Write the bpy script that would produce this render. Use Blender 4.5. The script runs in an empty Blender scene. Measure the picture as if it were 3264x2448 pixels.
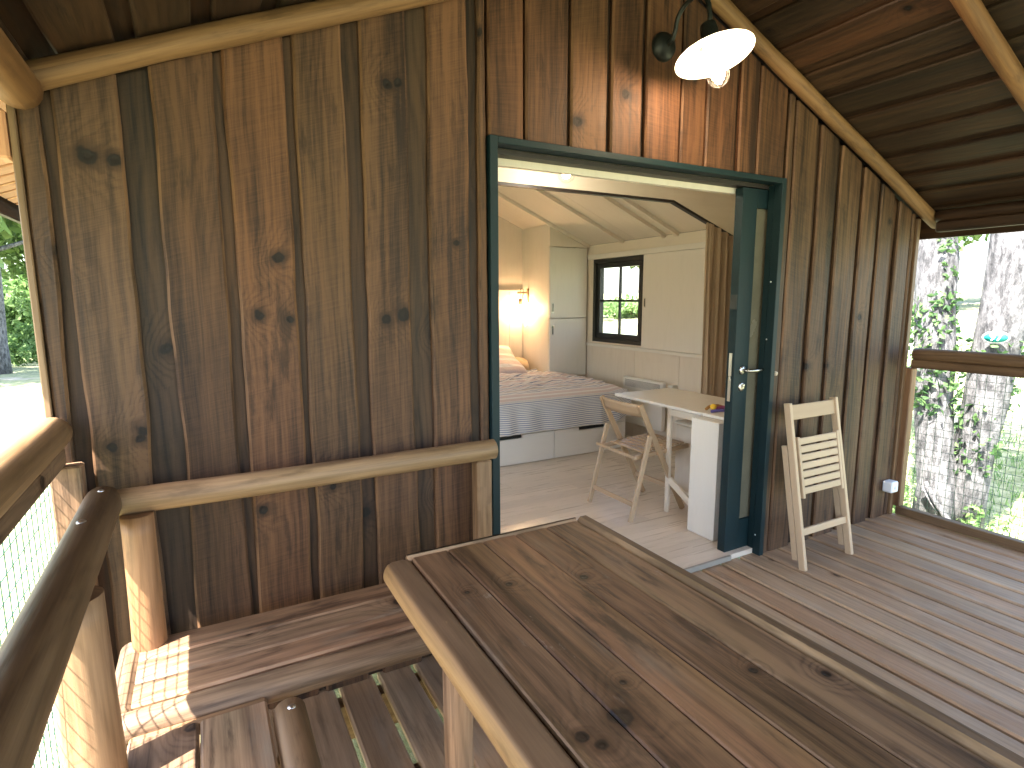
import bpy, math, random
from mathutils import Vector, Matrix, noise, Quaternion
R = math.radians
scene = bpy.context.scene
col = scene.collection
random.seed(7)

# ------------------------------------------------------------------ camera
cam_d = bpy.data.cameras.new("camera"); cam = bpy.data.objects.new("camera", cam_d); col.objects.link(cam)
right = Vector((0.87825543, -0.47818008, -0.00334779)); up = Vector((0.0732115, 0.12753982, 0.98912773)); fwd = Vector((0.4725542, 0.8689519, -0.14702082))
m = Matrix((right, up, -fwd)).transposed().to_4x4(); m.translation = Vector((-1.0523, -2.1317, 1.5105))
cam.matrix_world = m
cam_d.sensor_width = 36; cam_d.lens = 20.09; cam_d.clip_start = 0.02; cam_d.clip_end = 500
scene.camera = cam
scene.render.resolution_x = 1024; scene.render.resolution_y = 768

# ------------------------------------------------------------------ sky, sun, exposure
SUN_EL = R(59.5); SUN_DIR = Vector((-0.93, -0.30, 0)).normalized()          # horizontal direction towards the sun
w = bpy.data.worlds.new("World"); scene.world = w; w.use_nodes = True
nt = w.node_tree; sky = nt.nodes.new('ShaderNodeTexSky'); sky.sky_type = 'NISHITA'; sky.sun_disc = False
sky.sun_elevation = SUN_EL; sky.sun_rotation = math.atan2(SUN_DIR.x, SUN_DIR.y); sky.air_density = 1.0; sky.dust_density = 2.5
bg = nt.nodes['Background']; nt.links.new(sky.outputs[0], bg.inputs[0]); bg.inputs[1].default_value = 0.15
sd = bpy.data.lights.new("sun", 'SUN'); sd.energy = 5.0; sd.angle = R(0.5); sd.color = (1, 0.95, 0.87)
so = bpy.data.objects.new("sun", sd); col.objects.link(so)
tos = Vector((SUN_DIR.x*math.cos(SUN_EL), SUN_DIR.y*math.cos(SUN_EL), math.sin(SUN_EL)))
so.rotation_euler = tos.to_track_quat('Z', 'Y').to_euler(); so.location = (-6, -4, 8)
vs = scene.view_settings; vs.view_transform = 'Standard'; vs.look = 'None'; vs.gamma = 1; vs.exposure = 2.95
cy = scene.cycles; cy.max_bounces = 10; cy.diffuse_bounces = 6; cy.transparent_max_bounces = 16

# ------------------------------------------------------------------ object helpers
def tag(o, label=None, cat=None, group=None, kind=None):
    if label: o['label'] = label
    if cat: o['category'] = cat
    if group: o['group'] = group
    if kind: o['kind'] = kind
    return o
def empty(name, label, cat, loc=(0, 0, 0), group=None):
    o = bpy.data.objects.new(name, None); col.objects.link(o); o.location = loc; o.empty_display_size = 0.1
    return tag(o, label, cat, group)
class MB:
    """collects geometry with a plank uv (metres across, metres along) and a random pair per piece"""
    def __init__(s): s.v = []; s.f = []; s.uv = []; s.rn = []; s.sm = []; s.ed = []
    def face(s, idx, uvs, rn, smooth=False, ed=0.0): s.ed.append(ed); s.f.append(idx); s.uv.append(uvs); s.rn.append(rn); s.sm.append(smooth)
    def box(s, a, b, along=2, M=None, rn=None, c=0.0):
        """box from corner a to corner b, chamfered by c when given"""
        rn = rn or (random.random(), random.random()); off = random.uniform(0, 20)
        a = Vector([min(a[i], b[i]) for i in range(3)]); b_ = Vector([max(a[i], b[i]) for i in range(3)]); 
        b = b_
        n0 = len(s.v); e = b-a; c = min(c, min(e)*0.35)
        pts = []; faces = []
        if c <= 0:
            for k in range(8): pts.append(Vector((b.x if k & 1 else a.x, b.y if k & 2 else a.y, b.z if k & 4 else a.z)))
            faces = [(0, 2, 3, 1), (4, 5, 7, 6), (0, 1, 5, 4), (2, 6, 7, 3), (0, 4, 6, 2), (1, 3, 7, 5)]
        else:
            ids = {}
            for k in range(8):
                for ax in range(3):
                    p = []
                    for i in range(3):
                        hi = (k >> i) & 1
                        p.append((b[i] - (0 if i == ax else c)) if hi else (a[i] + (0 if i == ax else c)))
                    ids[(k, ax)] = len(pts); pts.append(Vector(p))
            for ax in range(3):
                o1, o2 = (ax+1) % 3, (ax+2) % 3
                for h in (0, 1):
                    ks = [(h << ax) | (i << o1) | (j << o2) for i, j in ((0, 0), (1, 0), (1, 1), (0, 1))]
                    q = [ids[(k, ax)] for k in ks]; faces.append(tuple(q if h else q[::-1]))
                    # edges running along axis ax : corner pairs
                for i in (0, 1):
                    for j in (0, 1):
                        k0 = (i << o1) | (j << o2); k1 = k0 | (1 << ax)
                        q = [ids[(k0, o1)], ids[(k1, o1)], ids[(k1, o2)], ids[(k0, o2)]]
                        faces.append(tuple(q if (i ^ j) else q[::-1]))
            for k in range(8):
                q = [ids[(k, 0)], ids[(k, 1)], ids[(k, 2)]]; par = bin(k).count('1') % 2
                faces.append(tuple(q if par else q[::-1]))
        ac = [i for i in range(3) if i != along]
        for p in pts: s.v.append(tuple(M @ p) if M else tuple(p))
        for f in faces:
            s.face([n0+i for i in f], [(pts[i][ac[0]]+pts[i][ac[1]], pts[i][along]+off) for i in f], rn)
    def sweep(s, rings, us, vs_, rn=None, closed=True, caps=True, smooth=True, off=None, edges=()):
        """rings: list of lists of points"""
        rn = rn or (random.random(), random.random()); off = random.uniform(0, 20) if off is None else off
        n0 = len(s.v); n = len(rings[0])
        for r in rings:
            for p in r: s.v.append(tuple(p))
        m_ = n if closed else n-1
        for i in range(len(rings)-1):
            for j in range(m_):
                j2 = (j+1) % n
                u0 = us[j]; u1 = us[j+1] if j+1 < len(us) else us[j]+(us[1]-us[0])
                s.face([n0+i*n+j, n0+i*n+j2, n0+(i+1)*n+j2, n0+(i+1)*n+j], [(u0, vs_[i]+off), (u1, vs_[i]+off), (u1, vs_[i+1]+off), (u0, vs_[i+1]+off)], rn, smooth, 1.0 if j in edges else 0.0)
        if caps and closed:
            for base, vv, rev in ((0, vs_[0], True), (len(rings)-1, vs_[-1], False)):
                idx = [n0+base*n+j for j in range(n)]; c0 = sum((Vector(s.v[k]) for k in idx), Vector())/n
                uv = [((Vector(s.v[k])-c0).length*math.cos(j*6.283/n), vv+off+(Vector(s.v[k])-c0).length*math.sin(j*6.283/n)) for j, k in enumerate(idx)]
                if rev: idx = idx[::-1]; uv = uv[::-1]
                s.face(idx, uv, rn)
    def tube(s, pts, rad, n=12, rn=None, bump=0, rs=None, dome=0.0, flat=None, seed=None):
        """round bar through pts; rad number or per-point list. dome rounds the ends"""
        pts = [Vector(p) for p in pts]
        if bump and len(pts) == 2:
            L = (pts[1]-pts[0]).length; k = max(6, int(L/0.06)); pts = [pts[0].lerp(pts[1], i/k) for i in range(k+1)]
        if not isinstance(rad, (list, tuple)): rad = [rad]*len(pts)
        if len(rad) != len(pts): rad = [rad[0]+(rad[-1]-rad[0])*i/(len(pts)-1) for i in range(len(pts))]
        sd_ = random.uniform(0, 99) if seed is None else seed
        rings = []; vs_ = []; d = 0; ref = None
        for i, p in enumerate(pts):
            t = (pts[min(i+1, len(pts)-1)]-pts[max(i-1, 0)]).normalized()
            if ref is None: ref = t.orthogonal().normalized() if abs(t.z) > 0.9 else Vector((0, 0, 1)).cross(t).normalized()
            ref = (ref - t*ref.dot(t)).normalized(); bi = t.cross(ref)
            if i: d += (pts[i]-pts[i-1]).length
            r = rad[i]; q = Vector(p)
            if bump:
                r *= 1+bump*noise.noise(Vector((d*2.2, sd_, 0)))+bump*0.5*noise.noise(Vector((d*8, sd_, 3)))
                q += (ref*noise.noise(Vector((d*1.3, sd_, 7)))+bi*noise.noise(Vector((d*1.3, sd_, 11))))*bump*0.08
            rings.append([q+(ref*math.cos(a)+bi*math.sin(a))*r*(1+(bump*0.35*noise.noise(Vector((math.cos(a)*1.5, math.sin(a)*1.5+sd_, d*3))) if bump else 0)) for a in [2*math.pi*k/n for k in range(n)]]); vs_.append(d)
        if dome:
            def extra(ring, t):
                c = sum(ring, Vector())/n; out = []
                for fr, sh in ((0.55, 0.86), (0.88, 0.5)):
                    out.append([c+(x-c)*sh+t*dome*fr for x in ring])
                return out
            t0 = (pts[0]-pts[1]).normalized(); t1 = (pts[-1]-pts[-2]).normalized()
            e0 = extra(rings[0], t0)[::-1]; e1 = extra(rings[-1], t1)
            rings = e0+rings+e1; vs_ = [vs_[0]-dome*.9, vs_[0]-dome*.5]+vs_+[vs_[-1]+dome*.5, vs_[-1]+dome*.9]
        us = [k*2*math.pi*(sum(rad)/len(rad))/n for k in range(n+1)]
        if flat:
            for rg in rings:
                for q in rg: q.z = min(q.z, flat)
        s.sweep(rings, us, vs_, rn)
    def plank(s, p0, p1, across, nrm, wd, t, c=0.004, wav=0.0, rn=None, cup=0.0, seg=None, seed=None, ztop=None, bow=0.0):
        """board from p0 to p1; its back lies on the line, it is t thick along nrm; wavy (waney) edges by wav"""
        p0, p1, across, nrm = Vector(p0), Vector(p1), Vector(across).normalized(), Vector(nrm).normalized()
        L = (p1-p0).length; seg = seg or (max(2, int(L/0.05)) if (wav or bow) else 1)
        sd_ = random.uniform(0, 99) if seed is None else seed
        rings = []; vs_ = []
        for i in range(seg+1):
            f = i/seg; d = L*f
            def edge(k):
                return wav*(noise.noise(Vector((d*1.4, sd_, k)))*1.3+0.5*noise.noise(Vector((d*5, sd_, k+5)))) if wav else 0
            hl = -wd/2+edge(1); hr = wd/2+edge(9); c2 = c*(1.6 if wav else 1)
            b = bow*noise.noise(Vector((d*0.9, sd_, 20)))
            sec = [(hl, 0), (hl, t-c2), (hl+c2, t), (hl+(hr-hl)*.33, t+cup), (hl+(hr-hl)*.66, t+cup), (hr-c2, t), (hr, t-c2), (hr, 0)]
            ring = []
            for a, h in sec:
                q = p0+across*a+nrm*(h+b)
                if ztop: q = Vector((q.x, q.y, p0.z+(ztop(q.x)-p0.z)*f))
                else: q = q+(p1-p0)*f
                ring.append(q)
            rings.append(ring); vs_.append(d)
        us = [-wd/2-t, -wd/2, -wd/2+c, -wd/6, wd/6, wd/2-c, wd/2, wd/2+t, wd/2+t*2]
        s.sweep(rings, us, vs_, rn, smooth=False, edges=(1, 5))
    def grid(s, fn, nu, nv, uvfn=None, rn=(0.5, 0.5)):
        n0 = len(s.v)
        for i in range(nu+1):
            for j in range(nv+1): s.v.append(tuple(fn(i/nu, j/nv)))
        uvfn = uvfn or (lambda a, b: (a, b))
        for i in range(nu):
            for j in range(nv):
                q = [(i, j), (i+1, j), (i+1, j+1), (i, j+1)]
                s.face([n0+a*(nv+1)+b for a, b in q], [uvfn(a/nu, b/nv) for a, b in q], rn, True)
    def lathe(s, prof, M=None, n=32, rn=(0.5, 0.5)):
        rings = []
        for r, z in prof:
            ring = [Vector((r*math.cos(2*math.pi*k/n), r*math.sin(2*math.pi*k/n), z)) for k in range(n)]
            rings.append([M @ p for p in ring] if M else ring)
        d = 0; vs_ = [0]
        for i in range(1, len(prof)): d += math.hypot(prof[i][0]-prof[i-1][0], prof[i][1]-prof[i-1][1]); vs_.append(d)
        s.sweep(rings, [k*0.02 for k in range(n+1)], vs_, rn, caps=False, off=0)
    def build(s, name, mat, parent=None):
        me = bpy.data.meshes.new(name); me.from_pydata(s.v, [], s.f)
        u1 = me.uv_layers.new(name='UVMap'); u2 = me.uv_layers.new(name='RND')
        u3 = me.uv_layers.new(name='EDG'); d_ = []
        for uvs, e_ in zip(s.uv, s.ed): d_ += [e_, 0.0]*len(uvs)
        u3.data.foreach_set('uv', d_)
        a = []; b = []
        for uvs, rn in zip(s.uv, s.rn):
            for x in uvs: a += [x[0], x[1]]; b += [rn[0], rn[1]]
        u1.data.foreach_set('uv', a); u2.data.foreach_set('uv', b)
        me.polygons.foreach_set('use_smooth', s.sm)
        me.materials.append(mat); me.update()
        o = bpy.data.objects.new(name, me); col.objects.link(o)
        if parent: o.parent = parent
        return o

# ------------------------------------------------------------------ material helpers
class NT:
    def __init__(s, name):
        s.m = bpy.data.materials.new(name); s.m.use_nodes = True; s.t = s.m.node_tree; s.b = s.t.nodes['Principled BSDF']
    def n(s, ty, **k):
        o = s.t.nodes.new(ty)
        for a, v in k.items(): setattr(o, a, v)
        return o
    def put(s, sock, val):
        if isinstance(val, bpy.types.NodeSocket): s.t.links.new(val, sock)
        elif val is not None: sock.default_value = val
    def math(s, op, a, b=None, c=None, clamp=False):
        o = s.n('ShaderNodeMath', operation=op, use_clamp=clamp); s.put(o.inputs[0], a)
        if b is not None: s.put(o.inputs[1], b)
        if c is not None: s.put(o.inputs[2], c)
        return o.outputs[0]
    def vec(s, x, y, z=0.0):
        o = s.n('ShaderNodeCombineXYZ'); s.put(o.inputs[0], x); s.put(o.inputs[1], y); s.put(o.inputs[2], z); return o.outputs[0]
    def noise(s, v, sc=1.0, det=2.0, rough=0.5, dist=0.0):
        o = s.n('ShaderNodeTexNoise'); s.put(o.inputs['Vector'], v); o.inputs['Scale'].default_value = sc; o.inputs['Detail'].default_value = det
        o.inputs['Roughness'].default_value = rough; o.inputs['Distortion'].default_value = dist; return o.outputs['Fac']
    def mix(s, f, a, b, mode='MIX'):
        o = s.n('ShaderNodeMixRGB', blend_type=mode); s.put(o.inputs[0], f)
        for i, c in ((1, a), (2, b)): s.put(o.inputs[i], (*c, 1) if isinstance(c, tuple) and len(c) == 3 else c)
        return o.outputs[0]
    def ss(s, x, lo, hi, a=0.0, b=1.0):
        o = s.n('ShaderNodeMapRange', interpolation_type='SMOOTHSTEP'); s.put(o.inputs[0], x)
        o.inputs[1].default_value = lo; o.inputs[2].default_value = hi; o.inputs[3].default_value = a; o.inputs[4].default_value = b; return o.outputs[0]
    def bump(s, h, st, d=0.002, nrm=None):
        o = s.n('ShaderNodeBump'); o.inputs['Strength'].default_value = st; o.inputs['Distance'].default_value = d; s.put(o.inputs['Height'], h)
        if nrm: s.put(o.inputs['Normal'], nrm)
        return o.outputs[0]
    def out(s, c=None, rough=None, nrm=None, metal=None, **k):
        s.put(s.b.inputs['Base Color'], (*c, 1) if isinstance(c, tuple) and len(c) == 3 else c)
        s.put(s.b.inputs['Roughness'], rough)
        if nrm: s.put(s.b.inputs['Normal'], nrm)
        if metal is not None: s.b.inputs['Metallic'].default_value = metal
        for a, v in k.items(): s.put(s.b.inputs[a], v)
        return s.m

def wood(name, dark, light, red=(1, 1, 1), alt=(1, 1, 1), grey=None, ring=26, contrast=0.6, knots=(), kplane='xz', ksize=1.0, kamount=0.45,
         rough=0.62, scale=1.0, stain=0.5, fib=0.5, vary=0.35, saw=0.0, scuff=0.0, edge=0.5, top=None, spec=0.35, bs=0.35, extra=None):
    dark = tuple(x*scale for x in dark); light = tuple(x*scale for x in light)
    if grey: grey = tuple(x*scale for x in grey[:3])+tuple(grey[3:])
    s = NT(name)
    uv = s.n('ShaderNodeUVMap', uv_map='UVMap').outputs[0]; sp = s.n('ShaderNodeSeparateXYZ'); s.put(sp.inputs[0], uv); u, v = sp.outputs[0], sp.outputs[1]
    rn = s.n('ShaderNodeUVMap', uv_map='RND').outputs[0]; sp2 = s.n('ShaderNodeSeparateXYZ'); s.put(sp2.inputs[0], rn); r1, r2 = sp2.outputs[0], sp2.outputs[1]
    seed = s.math('MULTIPLY', r1, 57.0)
    # knots scattered through the board
    vo = s.n('ShaderNodeTexVoronoi', voronoi_dimensions='2D'); vo.inputs['Scale'].default_value = 3.1
    s.put(vo.inputs['Vector'], s.vec(s.math('ADD', u, seed), v, 0))
    cs = s.n('ShaderNodeSeparateColor'); s.put(cs.inputs[0], vo.outputs['Color'])
    keep = s.math('GREATER_THAN', cs.outputs[0], 1-kamount)
    d = s.math('DIVIDE', vo.outputs['Distance'], 3.1)
    size = s.math('MULTIPLY_ADD', cs.outputs[1], 0.8, 0.5)
    d = s.math('DIVIDE', d, size)
    d = s.math('ADD', d, s.math('MULTIPLY', s.math('SUBTRACT', 1.0, keep), 10.0))
    geo = s.n('ShaderNodeNewGeometry'); gp = s.n('ShaderNodeSeparateXYZ'); s.put(gp.inputs[0], geo.outputs['Position'])
    ax = {'x': 0, 'y': 1, 'z': 2}; pa, pb = gp.outputs[ax[kplane[0]]], gp.outputs[ax[kplane[1]]]
    for (ka, kb, kr) in knots:
        da = s.math('SUBTRACT', pa, ka); db = s.math('SUBTRACT', pb, kb)
        dd = s.math('SQRT', s.math('ADD', s.math('MULTIPLY', da, da), s.math('MULTIPLY', db, db)))
        d = s.math('MINIMUM', d, s.math('DIVIDE', dd, kr/0.0165))
    d = s.math('ADD', d, s.math('MULTIPLY', s.math('SUBTRACT', s.noise(s.vec(u, v, seed), 28, 2), 0.5), 0.026))
    n1 = s.noise(s.vec(s.math('MULTIPLY', u, 3.5), s.math('MULTIPLY', v, 0.75), seed), 1.0, 2, 0.45)
    n2 = s.noise(s.vec(s.math('MULTIPLY', u, 14), s.math('MULTIPLY', v, 1.6), seed), 1.0, 3, 0.5)
    g = s.math('MULTIPLY', d, d); g = s.math('EXPONENT', s.math('DIVIDE', g, -0.0045*ksize))
    f = s.math('ADD', s.math('MULTIPLY', u, ring), s.math('ADD', s.math('MULTIPLY', n1, 9), s.math('ADD', s.math('MULTIPLY', n2, 0.9), s.math('MULTIPLY', g, 3.6))))
    rings = s.math('MULTIPLY_ADD', s.math('SINE', s.math('MULTIPLY', f, 6.283)), 0.5, 0.5)
    rings = s.math('POWER', rings, 2.4)
    nb = s.noise(s.vec(s.math('MULTIPLY', u, 5), s.math('MULTIPLY', v, 0.9), s.math('ADD', seed, 9)), 1.0, 3, 0.55)
    fi = s.noise(s.vec(s.math('MULTIPLY', u, 230), s.math('MULTIPLY', v, 7), seed), 1.0, 3, 0.6)
    fi2 = s.noise(s.vec(s.math('MULTIPLY', u, 55), s.math('MULTIPLY', v, 2.2), seed), 1.0, 3, 0.55)
    amt = s.ss(nb, 0.3, 0.7, 0.25, 1.0)
    k = s.math('MULTIPLY', s.math('MULTIPLY', rings, amt), -0.42*contrast)
    k = s.math('ADD', k, s.math('MULTIPLY', s.math('SUBTRACT', fi2, 0.5), 1.1*fib))
    k = s.math('ADD', k, s.math('MULTIPLY', s.math('SUBTRACT', fi, 0.5), 0.7*fib))
    k = s.math('ADD', k, s.math('MULTIPLY', s.math('SUBTRACT', nb, 0.5), 1.4*stain))
    st_ = s.noise(s.vec(s.math('MULTIPLY', u, 26), s.math('MULTIPLY', v, 0.55), s.math('ADD', seed, 13)), 1.0, 4, 0.6)
    k = s.math('ADD', k, s.math('MULTIPLY', s.math('SUBTRACT', st_, 0.5), 1.5*fib))
    if saw: 
        sw = s.noise(s.vec(s.math('MULTIPLY', u, 9), s.math('MULTIPLY', v, 260), seed), 1.0, 1, 0.5)
        k = s.math('ADD', k, s.math('MULTIPLY', s.math('SUBTRACT', sw, 0.5), saw))
    k = s.math('ADD', k, 0.62, clamp=True)
    c = s.mix(k, dark, light)
    c = s.mix(s.ss(r2, 0.1, 0.95), c, s.mix(1.0, c, (*red, 1), 'MULTIPLY'))
    # broad drifting tint along each board
    al = s.noise(s.vec(s.math('MULTIPLY', u, 6), s.math('MULTIPLY', v, 0.8), s.math('ADD', seed, 31)), 1.0, 3, 0.5)
    c = s.mix(s.ss(al, 0.42, 0.68), c, s.mix(1.0, c, (*alt, 1), 'MULTIPLY'))
    vv = s.math('MULTIPLY_ADD', s.math('FRACT', s.math('MULTIPLY', r1, 7.31)), 2*vary, 1-vary)
    c = s.mix(1.0, c, s.vec(vv, vv, vv), 'MULTIPLY')
    if grey:
        gn = s.noise(s.vec(s.math('MULTIPLY', u, 7), s.math('MULTIPLY', v, 1.7), s.math('ADD', seed, 77)), 1.0, 5, 0.62)
        c = s.mix(s.ss(gn, grey[3], grey[3]+0.22, 0.0, grey[4]), c, grey[:3])
    ddn = s.noise(s.vec(s.math('MULTIPLY', u, 16), s.math('MULTIPLY', v, 3.2), s.math('ADD', seed, 5)), 1.0, 5, 0.65)
    c = s.mix(s.ss(ddn, 0.54, 0.72, 0.0, min(.85, 0.55*stain)), c, tuple(x*0.55 for x in dark))
    # knots: dark heart, reddish ring, darker flow above and below
    halo = s.ss(d, 0.018, 0.045, 1.0, 0.0); heart = s.ss(d, 0.013, 0.021, 1.0, 0.0); core = s.ss(d, 0.003, 0.012, 1.0, 0.0)
    c = s.mix(s.math('MULTIPLY', halo, 0.6), c, tuple(x*y for x, y in zip(dark, (0.95, 0.72, 0.5))))
    c = s.mix(s.math('MULTIPLY', heart, 0.92), c, tuple(x*0.16 for x in dark))
    c = s.mix(s.math('MULTIPLY', core, 0.45), c, tuple(x*0.6 for x in dark))
    eu = s.n('ShaderNodeUVMap', uv_map='EDG').outputs[0]; es = s.n('ShaderNodeSeparateXYZ'); s.put(es.inputs[0], eu)
    en = s.noise(s.vec(s.math('MULTIPLY', u, 40), s.math('MULTIPLY', v, 2.5), s.math('ADD', seed, 51)), 1.0, 4, 0.6)
    c = s.mix(s.math('MULTIPLY', es.outputs[0], s.ss(en, 0.42, 0.62, 0.0, edge)), c, tuple(min(1, x*1.9) for x in light))
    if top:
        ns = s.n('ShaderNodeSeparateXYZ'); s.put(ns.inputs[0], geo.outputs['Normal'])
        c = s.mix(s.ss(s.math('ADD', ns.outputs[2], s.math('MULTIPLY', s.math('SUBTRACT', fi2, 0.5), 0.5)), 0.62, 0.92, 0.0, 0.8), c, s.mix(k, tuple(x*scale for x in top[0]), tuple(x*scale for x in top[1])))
    if scuff:
        sc = s.noise(s.vec(s.math('MULTIPLY', u, 30), s.math('MULTIPLY', v, 9), 2.0), 1.0, 6, 0.75)
        sm_ = s.noise(s.vec(s.math('MULTIPLY', u, 6), s.math('MULTIPLY', v, 2.5), 5.0), 1.0, 2, 0.5)
        c = s.mix(s.math('MULTIPLY', s.ss(sc, 0.58, 0.74), s.ss(sm_, 0.45, 0.7, 0.0, scuff)), c, (0.32, 0.27, 0.21))
    h = s.math('ADD', s.math('MULTIPLY', fi, 0.5), s.math('ADD', s.math('MULTIPLY', rings, -0.35), s.math('MULTIPLY', fi2, 0.8)))
    h = s.math('SUBTRACT', h, s.math('MULTIPLY', core, 1.2))
    ro = s.math('MULTIPLY_ADD', fi2, 0.25, rough-0.12)
    return s.out(c, ro, s.bump(h, bs, 0.0025), **{'Specular IOR Level': spec})

def plain(name, c, rough=0.5, metal=0.0, nz=0.08, sc=6.0, bump=0.0, bsc=200, **k):
    s = NT(name); tc = s.n('ShaderNodeTexCoord').outputs['Object']
    a = s.noise(tc, sc, 5, 0.6); cc = s.mix(s.ss(a, 0.3, 0.7), tuple(x*(1-nz) for x in c), tuple(min(1, x*(1+nz)) for x in c))
    nrm = s.bump(s.noise(tc, bsc, 2), bump, 0.001) if bump else None
    return s.out(cc, s.math('MULTIPLY_ADD', a, 0.16, rough-0.08), nrm, metal, **k)
def emit(name, c, st):
    s = NT(name); return s.out((0.9, 0.9, 0.9), 0.4, **{'Emission Color': (*c, 1), 'Emission Strength': st})
def glass(name, tint=(1, 1, 1), refl=True):
    m_ = bpy.data.materials.new(name); m_.use_nodes = True; t = m_.node_tree; t.nodes.clear()
    o = t.nodes.new('ShaderNodeOutputMaterial'); tr = t.nodes.new('ShaderNodeBsdfTransparent'); gl = t.nodes.new('ShaderNodeBsdfGlossy'); mx = t.nodes.new('ShaderNodeMixShader'); fr = t.nodes.new('ShaderNodeLayerWeight'); pw = t.nodes.new('ShaderNodeMath'); pw.operation = 'POWER'; pw.inputs[1].default_value = 5; ma = t.nodes.new('ShaderNodeMath'); ma.operation = 'MULTIPLY_ADD'; ma.inputs[1].default_value = .9; ma.inputs[2].default_value = .04
    tr.inputs[0].default_value = (*tint, 1); gl.inputs['Roughness'].default_value = 0.03; t.links.new(fr.outputs['Facing'], pw.inputs[0]); t.links.new(pw.outputs[0], ma.inputs[0])
    t.links.new(ma.outputs[0], mx.inputs[0]); t.links.new(tr.outputs[0], mx.inputs[1]); t.links.new(gl.outputs[0], mx.inputs[2]); t.links.new(mx.outputs[0], o.inputs[0]); return m_

KN = [(-1.395, 1.656, .016), (-1.243, 1.075, .016), (-.40, 2.275, .017), (-.36, 2.285, .015), (-.43, 1.435, .017), (-.365, 1.455, .022), (-.872, 1.46, .016), (-.776, 1.443, .012),
      (-1.305, 1.93, .024), (-1.24, 1.925, .018), (-1.318, 1.056, .014), (-1.235, 1.099, .020), (-1.197, 1.17, .014), (-.142, 1.729, .012), (.684, 2.407, .02), (-.688, .86, .014),
      (-.9, .774, .014), (-.657, .82, .012), (-1.237, .429, .013), (2.095, 1.113, .018), (2.589, 1.391, .016), (2.22, 1.882, .016), (2.824, 1.983, .014), (2.296, 1.101, .013), (-.079, .94, .014), (.43, 2.26, .02)]
TK = [(-.425, -1.391, .021), (-.498, -1.43, .013), (-.515, -1.40, .012), (-.37, -.858, .010), (-.171, -.921, .012), (-.487, -.844, .007), (-.10, -1.42, .009), (.02, -1.5, .01), (-.36, -1.32, .008)]
W_DARK, W_LIGHT = (0.044, 0.0205, 0.0095), (0.268, 0.141, 0.070)
M = {}
M['clad'] = wood('facade_wood', W_DARK, W_LIGHT, red=(1.10, 0.90, 0.78), alt=(0.95, 1.0, 0.96), ring=34, contrast=0.6, knots=KN, kamount=0.03, stain=1.3, fib=1.2, vary=0.20, saw=0.5, scale=.415, edge=.5)
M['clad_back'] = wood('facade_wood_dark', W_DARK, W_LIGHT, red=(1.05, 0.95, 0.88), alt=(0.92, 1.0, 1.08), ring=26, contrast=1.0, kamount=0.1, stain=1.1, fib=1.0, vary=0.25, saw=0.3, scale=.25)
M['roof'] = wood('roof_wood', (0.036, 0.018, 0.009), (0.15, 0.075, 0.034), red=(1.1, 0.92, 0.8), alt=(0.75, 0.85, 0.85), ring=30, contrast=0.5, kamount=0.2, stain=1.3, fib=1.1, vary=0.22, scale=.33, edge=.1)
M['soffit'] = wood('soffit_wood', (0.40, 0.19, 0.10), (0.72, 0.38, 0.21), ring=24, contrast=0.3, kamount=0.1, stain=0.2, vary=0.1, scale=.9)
M['deck'] = wood('deck_wood', (0.112, 0.070, 0.042), (0.350, 0.240, 0.150), red=(1.05, 0.95, 0.88), alt=(0.97, 0.99, 0.97), grey=(0.31, 0.26, 0.205, 0.50, 0.4), ring=30, contrast=0.35, kamount=0.12, stain=0.7, fib=0.7, vary=0.14, rough=0.5, scale=1.3, edge=.2)
M['table'] = wood('table_wood', (0.052, 0.0265, 0.0130), (0.285, 0.170, 0.090), red=(1.05, 0.89, 0.80), alt=(0.92, 1.0, 0.86), grey=(0.27, 0.21, 0.145, 0.54, 0.55), ring=26, contrast=0.7, knots=TK, kplane='xy', kamount=0.04, stain=1.5, fib=1.15, vary=0.16, scale=.76, scuff=1.0, rough=0.5, spec=0.35, edge=.35)
M['bench'] = wood('bench_wood', (0.068, 0.038, 0.022), (0.31, 0.200, 0.122), red=(1.02, 0.91, 0.86), alt=(0.84, 0.94, 0.90), grey=(0.20, 0.195, 0.155, 0.52, 0.6), ring=26, contrast=0.8, kamount=0.3, stain=1.4, fib=1.0, vary=0.24, rough=0.55, scale=.98, edge=.4)
M['log'] = wood('log_wood', (0.14, 0.077, 0.038), (0.44, 0.275, 0.152), red=(1.08, 0.9, 0.8), alt=(0.92, 0.94, 0.86), ring=28, contrast=0.6, kamount=0.25, stain=0.9, fib=0.75, vary=0.12, rough=0.5, spec=0.4, scale=.78)
M['log_top'] = wood('log_wood_dark_top', (0.17, 0.098, 0.045), (0.46, 0.30, 0.155), red=(1.04, 0.93, 0.85), alt=(0.94, 0.96, 0.88), ring=28, contrast=0.6, kamount=0.25, stain=0.9, fib=0.75, vary=0.05, rough=0.5, spec=0.4, scale=.78, top=((0.050, 0.028, 0.016), (0.22, 0.135, 0.078)))  # upward faces blend to a darker brown than the sides
M['log_dark'] = wood('log_wood_dark', (0.090, 0.050, 0.026), (0.30, 0.190, 0.105), red=(1.05, 0.9, 0.82), alt=(0.96, 0.96, 0.9), grey=(0.2, 0.17, 0.13, 0.58, 0.25), ring=28, contrast=0.7, kamount=0.25, stain=1.0, fib=.8, vary=0.12, rough=0.5, scale=.74)
M['rake'] = wood('rafter_log_wood', (0.15, 0.075, 0.032), (0.44, 0.245, 0.110), red=(1.12, 0.9, 0.75), alt=(0.92, 0.9, 0.8), ring=28, contrast=0.5, kamount=0.5, stain=1.0, fib=.8, vary=0.1, scale=.52)
M['beech'] = wood('pale_beech', (0.46, 0.31, 0.18), (0.70, 0.53, 0.36), ring=30, contrast=0.2, kamount=0.0, stain=0.1, fib=0.2, vary=0.06, rough=0.42, bs=0.1, scale=.78)
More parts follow.
